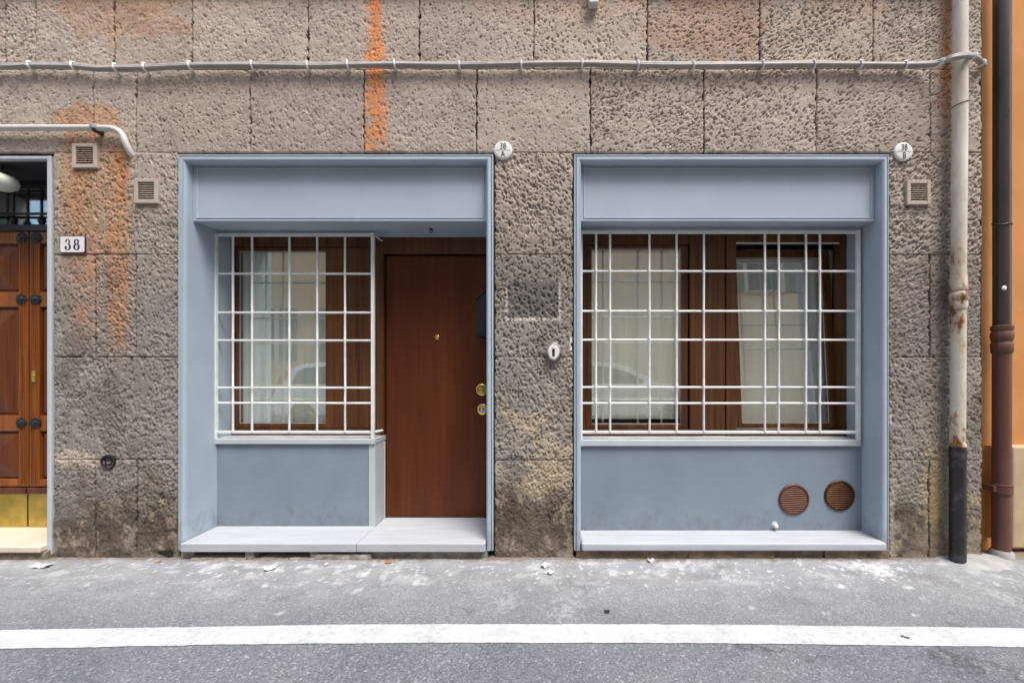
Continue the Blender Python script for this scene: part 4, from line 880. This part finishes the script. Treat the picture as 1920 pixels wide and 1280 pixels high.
for i_, (a, b, d) in enumerate(((1765,115.5,-.085),(1824,105,-.108),(1840,118,-.04))):
    x, z = X(a,d), Z(b,d)
    MB().tube([(x-.004, d, z+.002), (x+.010, d+.004, z-.002)], 0.026, 10).build('clip', MAT['clip'], cb, smooth=50)
# ------------------------------------------------------------------ cream downpipe
pr = 0.0440; pyc = -0.066
dp = thing('downpipe', 'cream painted downpipe with rusty collar and black iron foot', 'drainpipe', (X(1797,pyc), pyc, 0.0))
xt, xm, xb = X(1801,pyc), X(1797,pyc), X(1795.5,pyc); zc0, zc1 = Z(514,pyc), Z(578,pyc); zbt = Z(833,pyc)
MB().tube([(xt,pyc,TOPZ+.3),(X(1799.5,pyc),pyc,Z(260,pyc)),(xm,pyc,zc0-.01)], pr, 24).build('upper_pipe', MAT['pipe_top'], dp, smooth=60)
MB().lathe([(pr+.002,zc1-.01),(pr+.006,zc1),(pr+.007,zc1+.035),(pr+.004,zc1+.05),(pr+.011,zc1+.062),(pr+.014,zc1+.085),(pr+.011,zc1+.105),(pr+.004,zc1+.118),(pr+.009,zc1+.130),(pr+.009,zc1+.145),(pr+.002,zc0+.004)], (xm,pyc,0), 'z', 28).build('collar', MAT['pipe_low'], dp, smooth=40)
MB().tube([(xm,pyc,zc1+.01),(xb,pyc,zbt-.02)], pr-0.001, 24).build('lower_pipe', MAT['pipe_low'], dp, smooth=60)
MB().lathe([(pr+.002,0.0),(pr+.006,0.005),(pr+.004,0.02)], (xb,pyc,zbt-.012), 'z', 24).build('rim', MAT['pipe_low'], dp, smooth=40)
MB().lathe([(pr+.004,-0.02),(pr+.003,0.10),(pr+.002,zbt-.10),(pr+.005,zbt-.095),(pr+.005,zbt-.03),(pr+.003,zbt-.018)], (xb,pyc,0), 'z', 28).build('iron_foot', MAT['boot'], dp, smooth=40)
wx, wz = X(1800,pyc), Z(197,pyc)
MB().tube([(wx+(pr+.002)*math.cos(a), pyc+(pr+.002)*math.sin(a), wz+0.012*math.cos(a)) for a in [2*math.pi*k/24 for k in range(25)]], 0.0028, 5, False).build('tie_wire', MAT['copper_old'], dp)

# ------------------------------------------------------------------ orange house on the right, dark downpipe
yo = 0.13
ob = thing('orange_building', 'orange plastered house front at the right edge', 'building', (5.0, yo, 0))
OX0 = XR-0.3
B(OX0, 9.0, yo, yo+0.5, -0.05, 8.6).build('wall', MAT['orange'], ob)
B(X(1898,0.07), 9.0, 0.07, yo+0.01, 0.03, Z(836,.07)).build('plinth', MAT['cream'], ob, bevel=0.018, seg=3)
B(X(1855,yo-.03), X(1861,yo-.03), yo-0.03, yo+0.01, 0.10, Z(835,yo-.03)).build('conduit', MAT['orange'], ob, bevel=0.004)
ry = 0.035; rr_ = 0.0500; rx = X(1878.5, ry)
d2 = thing('downpipe', 'dark zinc downpipe with brown lower length before the orange house', 'drainpipe', (rx, ry, 0))
z1 = Z(611, ry); z2 = Z(660, ry)
MB().tube([(rx+.004,ry,8.4),(rx,ry,z1-.01)], rr_, 26).build('upper_pipe', MAT['dark_pipe'], d2, smooth=60)
MB().lathe([(rr_+.004,z2-.01),(rr_+.010,z2),(rr_+.012,z2+.06),(rr_+.004,z2+.075),(rr_+.010,z2+.09),(rr_+.014,z2+.115),(rr_+.012,z2+.14),(rr_+.006,z2+.155),(rr_+.013,z2+.17),(rr_+.012,z1+.0),(rr_+.002,z1+.004)], (rx,ry,0), 'z', 30).build('collar', MAT['brown_pipe'], d2, smooth=40)
MB().tube([(rx,ry,z2+.01),(rx-.004,ry,0.03)], rr_+.002, 26).build('lower_pipe', MAT['brown_pipe'], d2, smooth=60)
zc = Z(915, ry); MB().lathe([(rr_+.003,-.032),(rr_+.011,-.030),(rr_+.011,.026),(rr_+.014,.028),(rr_+.014,.034),(rr_+.003,.036)], (rx-.003,ry,zc), 'z', 30).build('clamp', MAT['brown_pipe'], d2, smooth=30)
B(rx-rr_-.030, rx-rr_-.002, ry-.02, yo+.01, zc-.022, zc+.024).build('clamp_lug', MAT['brown_pipe'], d2, bevel=0.003)
MB().lathe([(rr_+.02,-.02),(rr_+.018,.025),(rr_+.004,.045)], (rx-.004,ry,0.0), 'z', 20).build('foot', MAT['cement'], d2, smooth=40)
MB().tube([(rx+(rr_+.003)*math.cos(a), ry+(rr_+.003)*math.sin(a), Z(420,ry)+0.016*math.sin(a*1.0)+0.004*math.sin(3*a)) for a in [2*math.pi*k/28 for k in range(29)]], 0.0035, 5, False).build('tie_wire', MAT['iron'], d2)
MB().lathe([(0.016,rr_-.004),(0.018,rr_+.004),(0.008,rr_+.010)], (X(1884,-.01), ry+.010, Z(540,-.01)), '-y', 14).build('sticker', MAT['clip'], d2, smooth=40)
# cement fillet at the foot of the pipes
fxs = np.arange(X(1700), X(1990), 0.011); fys = np.arange(-0.30, 0.05, 0.011)
def fillet_h(gx, gy):
    d = np.sqrt(((gx-X(1815))/0.24)**2 + ((gy-0.0)/0.19)**2) + (fbm(gx*7, gy*7, 101, 4, 0.6)-0.5)*1.1
    return ground_h(gx, gy) + 0.036*(1-d) - 0.002
tag(link('cement_fillet', grid_mesh('cement_fillet', fxs, fys, fillet_h, MAT['cement'])), kind='structure')

# ------------------------------------------------------------------ litter on the ground
def scrap(px, py, w, h, rot, label, mat=None, curl=0.006, name='paper_scrap', cat='paper', group='paper scraps by the wall'):
    x, y = G(px, py); z = float(ground_h(np.array(x), np.array(y)))+0.004; m = MB(); vs_ = []; fs = []; rnd = random.Random(px)
    N_ = 4
    for i in range(N_+1):
        for j in range(N_+1):
            a, b = (i/N_-0.5)*w, (j/N_-0.5)*h; c, s = math.cos(R(rot)), math.sin(R(rot))
            k = 1-0.25*rnd.random()*((i in (0,N_)) or (j in (0,N_)))
            vs_.append((x+(a*c-b*s)*k, y+(a*s+b*c)*k, z+curl*(2*abs(i/N_-0.5))**2+rnd.uniform(0,curl*0.6)))
    for i in range(N_):
        for j in range(N_): q = i*(N_+1)+j; fs.append((q, q+N_+1, q+N_+2, q+1))
    o = m.add(vs_, fs).build(name, mat or MAT['paper'], org=(x,y,z)); sm = o.modifiers.new('solid', 'SOLIDIFY'); sm.thickness = 0.0012
    return tag(o, label, cat, group)
scrap(80, 1063, 0.115, 0.06, 12, 'white paper scrap lying before the carved street door threshold', curl=0.014)
scrap(298, 1053, 0.028, 0.03, 5, 'small orange tag at the foot of the left pier', MAT['leaf'], 0.004, 'litter_tag', 'litter', 'bits of litter')
scrap(728, 1055, 0.042, 0.035, 20, 'dry orange leaf under the sill before the mahogany door', MAT['leaf'], 0.012, 'dry_leaf', 'leaf', 'bits of litter')
scrap(1020, 1063, 0.050, 0.045, 30, 'crumpled paper bit at the foot of the middle pier, the farther of two', None, 0.02)
scrap(1034, 1076, 0.042, 0.045, -15, 'crumpled paper bit at the foot of the middle pier, the nearer of two', None, 0.02)
scrap(612, 1060, 0.022, 0.035, 10, 'narrow paper bit under the joint of the left sill', None, 0.008)
scrap(1220, 1053, 0.045, 0.035, 0, 'white paper bit under the middle of the right sill', None, 0.016)
scrap(505, 1068, 0.065, 0.05, 40, 'torn white paper bit under the left sill below the barred window', None, 0.012)
scrap(1138, 1148, 0.030, 0.03, 0, 'small dark blob of gum on the asphalt before the right sill', MAT['black'], 0.003, 'chewing_gum', 'gum', 'bits of litter')
scrap(1697, 1195, 0.035, 0.014, 140, 'small dark scrap on the white road line', MAT['iron'], 0.003, 'litter_scrap', 'litter', 'bits of litter')

# ------------------------------------------------------------------ across the street (seen mirrored in the panes)
yo2 = -8.2
op = thing('opposite_building', 'beige stuccoed house across the street, mirrored in the panes', 'building', (0, yo2, 0))
B(-3.9, 14, yo2-0.4, yo2, -0.05, 10.6).build('wall', MAT['opp'], op); B(-14, -3.9, yo2-0.4, yo2+0.02, -0.05, 11.0).build('wall', MAT['peach'], op)
B(-14, 14, yo2+0.021, yo2+0.08, -0.05, 0.7).build('plinth', MAT['trim'], op)
for x in (-11.5,-8.6,-5.7,-2.4,0.6,3.6,6.6,9.6):
    for z in (1.5, 5.0, 8.0):
        if z < 4 and -3.5 < x < 8: continue
        w = frame4(x-0.62, x+0.62, z, z+1.75, .12,.12,.12,.12, yo2+0.022, yo2+0.10).build('window', MAT['trim'], op)
        B(x-0.5, x+0.5, yo2+0.022, yo2+0.03, z+.12, z+1.63).build('pane', MAT['car_glass'], w)
        for s_ in (-1, 1): B(x+s_*0.88-0.25, x+s_*0.88+0.25, yo2+0.024, yo2+0.07, z+.1, z+1.65).build('shutter', MAT['shutter'], w)
tag(B(-20, 20, yo2+0.08, -7.1, -0.05, 0.10).build('far_pavement', MAT['cement']), kind='structure')
def car(xr, y, label, paint):
    t = thing('parked_car', label, 'car', (xr+2, y-0.85, 0), 'cars parked across the street')
    yn, yf = y, y-1.7
    low = [(0.05,.32),(0.0,.55),(.04,.80),(.10,.97),(3.05,.97),(3.55,.88),(3.88,.72),(4.0,.52),(3.98,.30)]
    MB().prism([(xr+a, b) for a, b in low], yn, yf).build('body', paint, t, bevel=0.07, seg=4)
    top = [(.12,.96),(.32,1.36),(.55,1.48),(1.2,1.53),(1.9,1.51),(2.35,1.40),(3.12,.96)]; m = MB(); n = len(top)
    ins = lambda z: 0.05+0.20*(z-.96)/.57
    m.add([(xr+a, yn-ins(b), b) for a, b in top]+[(xr+a, yf+ins(b), b) for a, b in top], [tuple(range(n)), tuple(range(2*n-1,n-1,-1))]+[(i,n+i,n+(i+1)%n,(i+1)%n) for i in range(n)])
    m.build('cabin', paint, t, bevel=0.03, seg=3)
    for P_ in ([(.42,1.02),(.50,1.30),(.68,1.40),(1.35,1.44),(1.35,1.02)], [(1.43,1.02),(1.43,1.44),(1.85,1.42),(2.25,1.31),(2.80,1.02)]):
        k = len(P_); MB().add([(xr+a, yn-ins(b)+0.004, b) for a, b in P_], [tuple(range(k))]).build('side_window', MAT['car_glass'], t)
    MB().add([(xr+3.06, yn-.14, 1.0),(xr+3.06, yf+.14, 1.0),(xr+2.42, yf+.26, 1.385),(xr+2.42, yn-.26, 1.385)], [(0,1,2,3)]).build('windscreen', MAT['car_glass'], t)
    for s_, yy_ in ((1,yn),(-1,yf)):
        MB().prism([(xr+.0,.78),(xr+.05,.97),(xr+.30,1.34),(xr+.36,1.30),(xr+.20,.95),(xr+.16,.78)], yy_-s_*.12, yy_-s_*.03).build('tail_light', MAT['red'], t, bevel=0.01)
        MB().prism([(xr+3.62,.68),(xr+3.60,.80),(xr+3.86,.72),(xr+3.92,.62)], yy_-s_*.3, yy_+s_*.004).build('headlight', MAT['enamel'], t)
        B(xr+2.55, xr+2.72, min(yy_+s_*.01,yy_+s_*.16), max(yy_+s_*.01,yy_+s_*.16), .98, 1.10).build('wing_mirror', paint, t, bevel=0.03)
        for a in (.72, 3.22):
            w = MB().lathe([(.20,-.10),(.30,-.11),(.315,-.05),(.315,.05),(.30,.10),(.20,.09)], (xr+a, yy_-s_*.10, .315), '-y', 24).build('tyre', MAT['tyre'], t, smooth=40)
            MB().lathe([(.20,.0),(.205,.115),(.15,.10),(.05,.11)], (xr+a, yy_-s_*.10, .315), '-y' , 20).build('rim', MAT['steel'], w, smooth=30)
    return t
car(-6.3, -5.3, 'white hatchback parked opposite, mirrored in the window beside the mahogany door', MAT['car_white'])
car(-0.5, -5.3, 'pale silver hatchback parked opposite, mirrored in the right window', MAT['car_silver'])
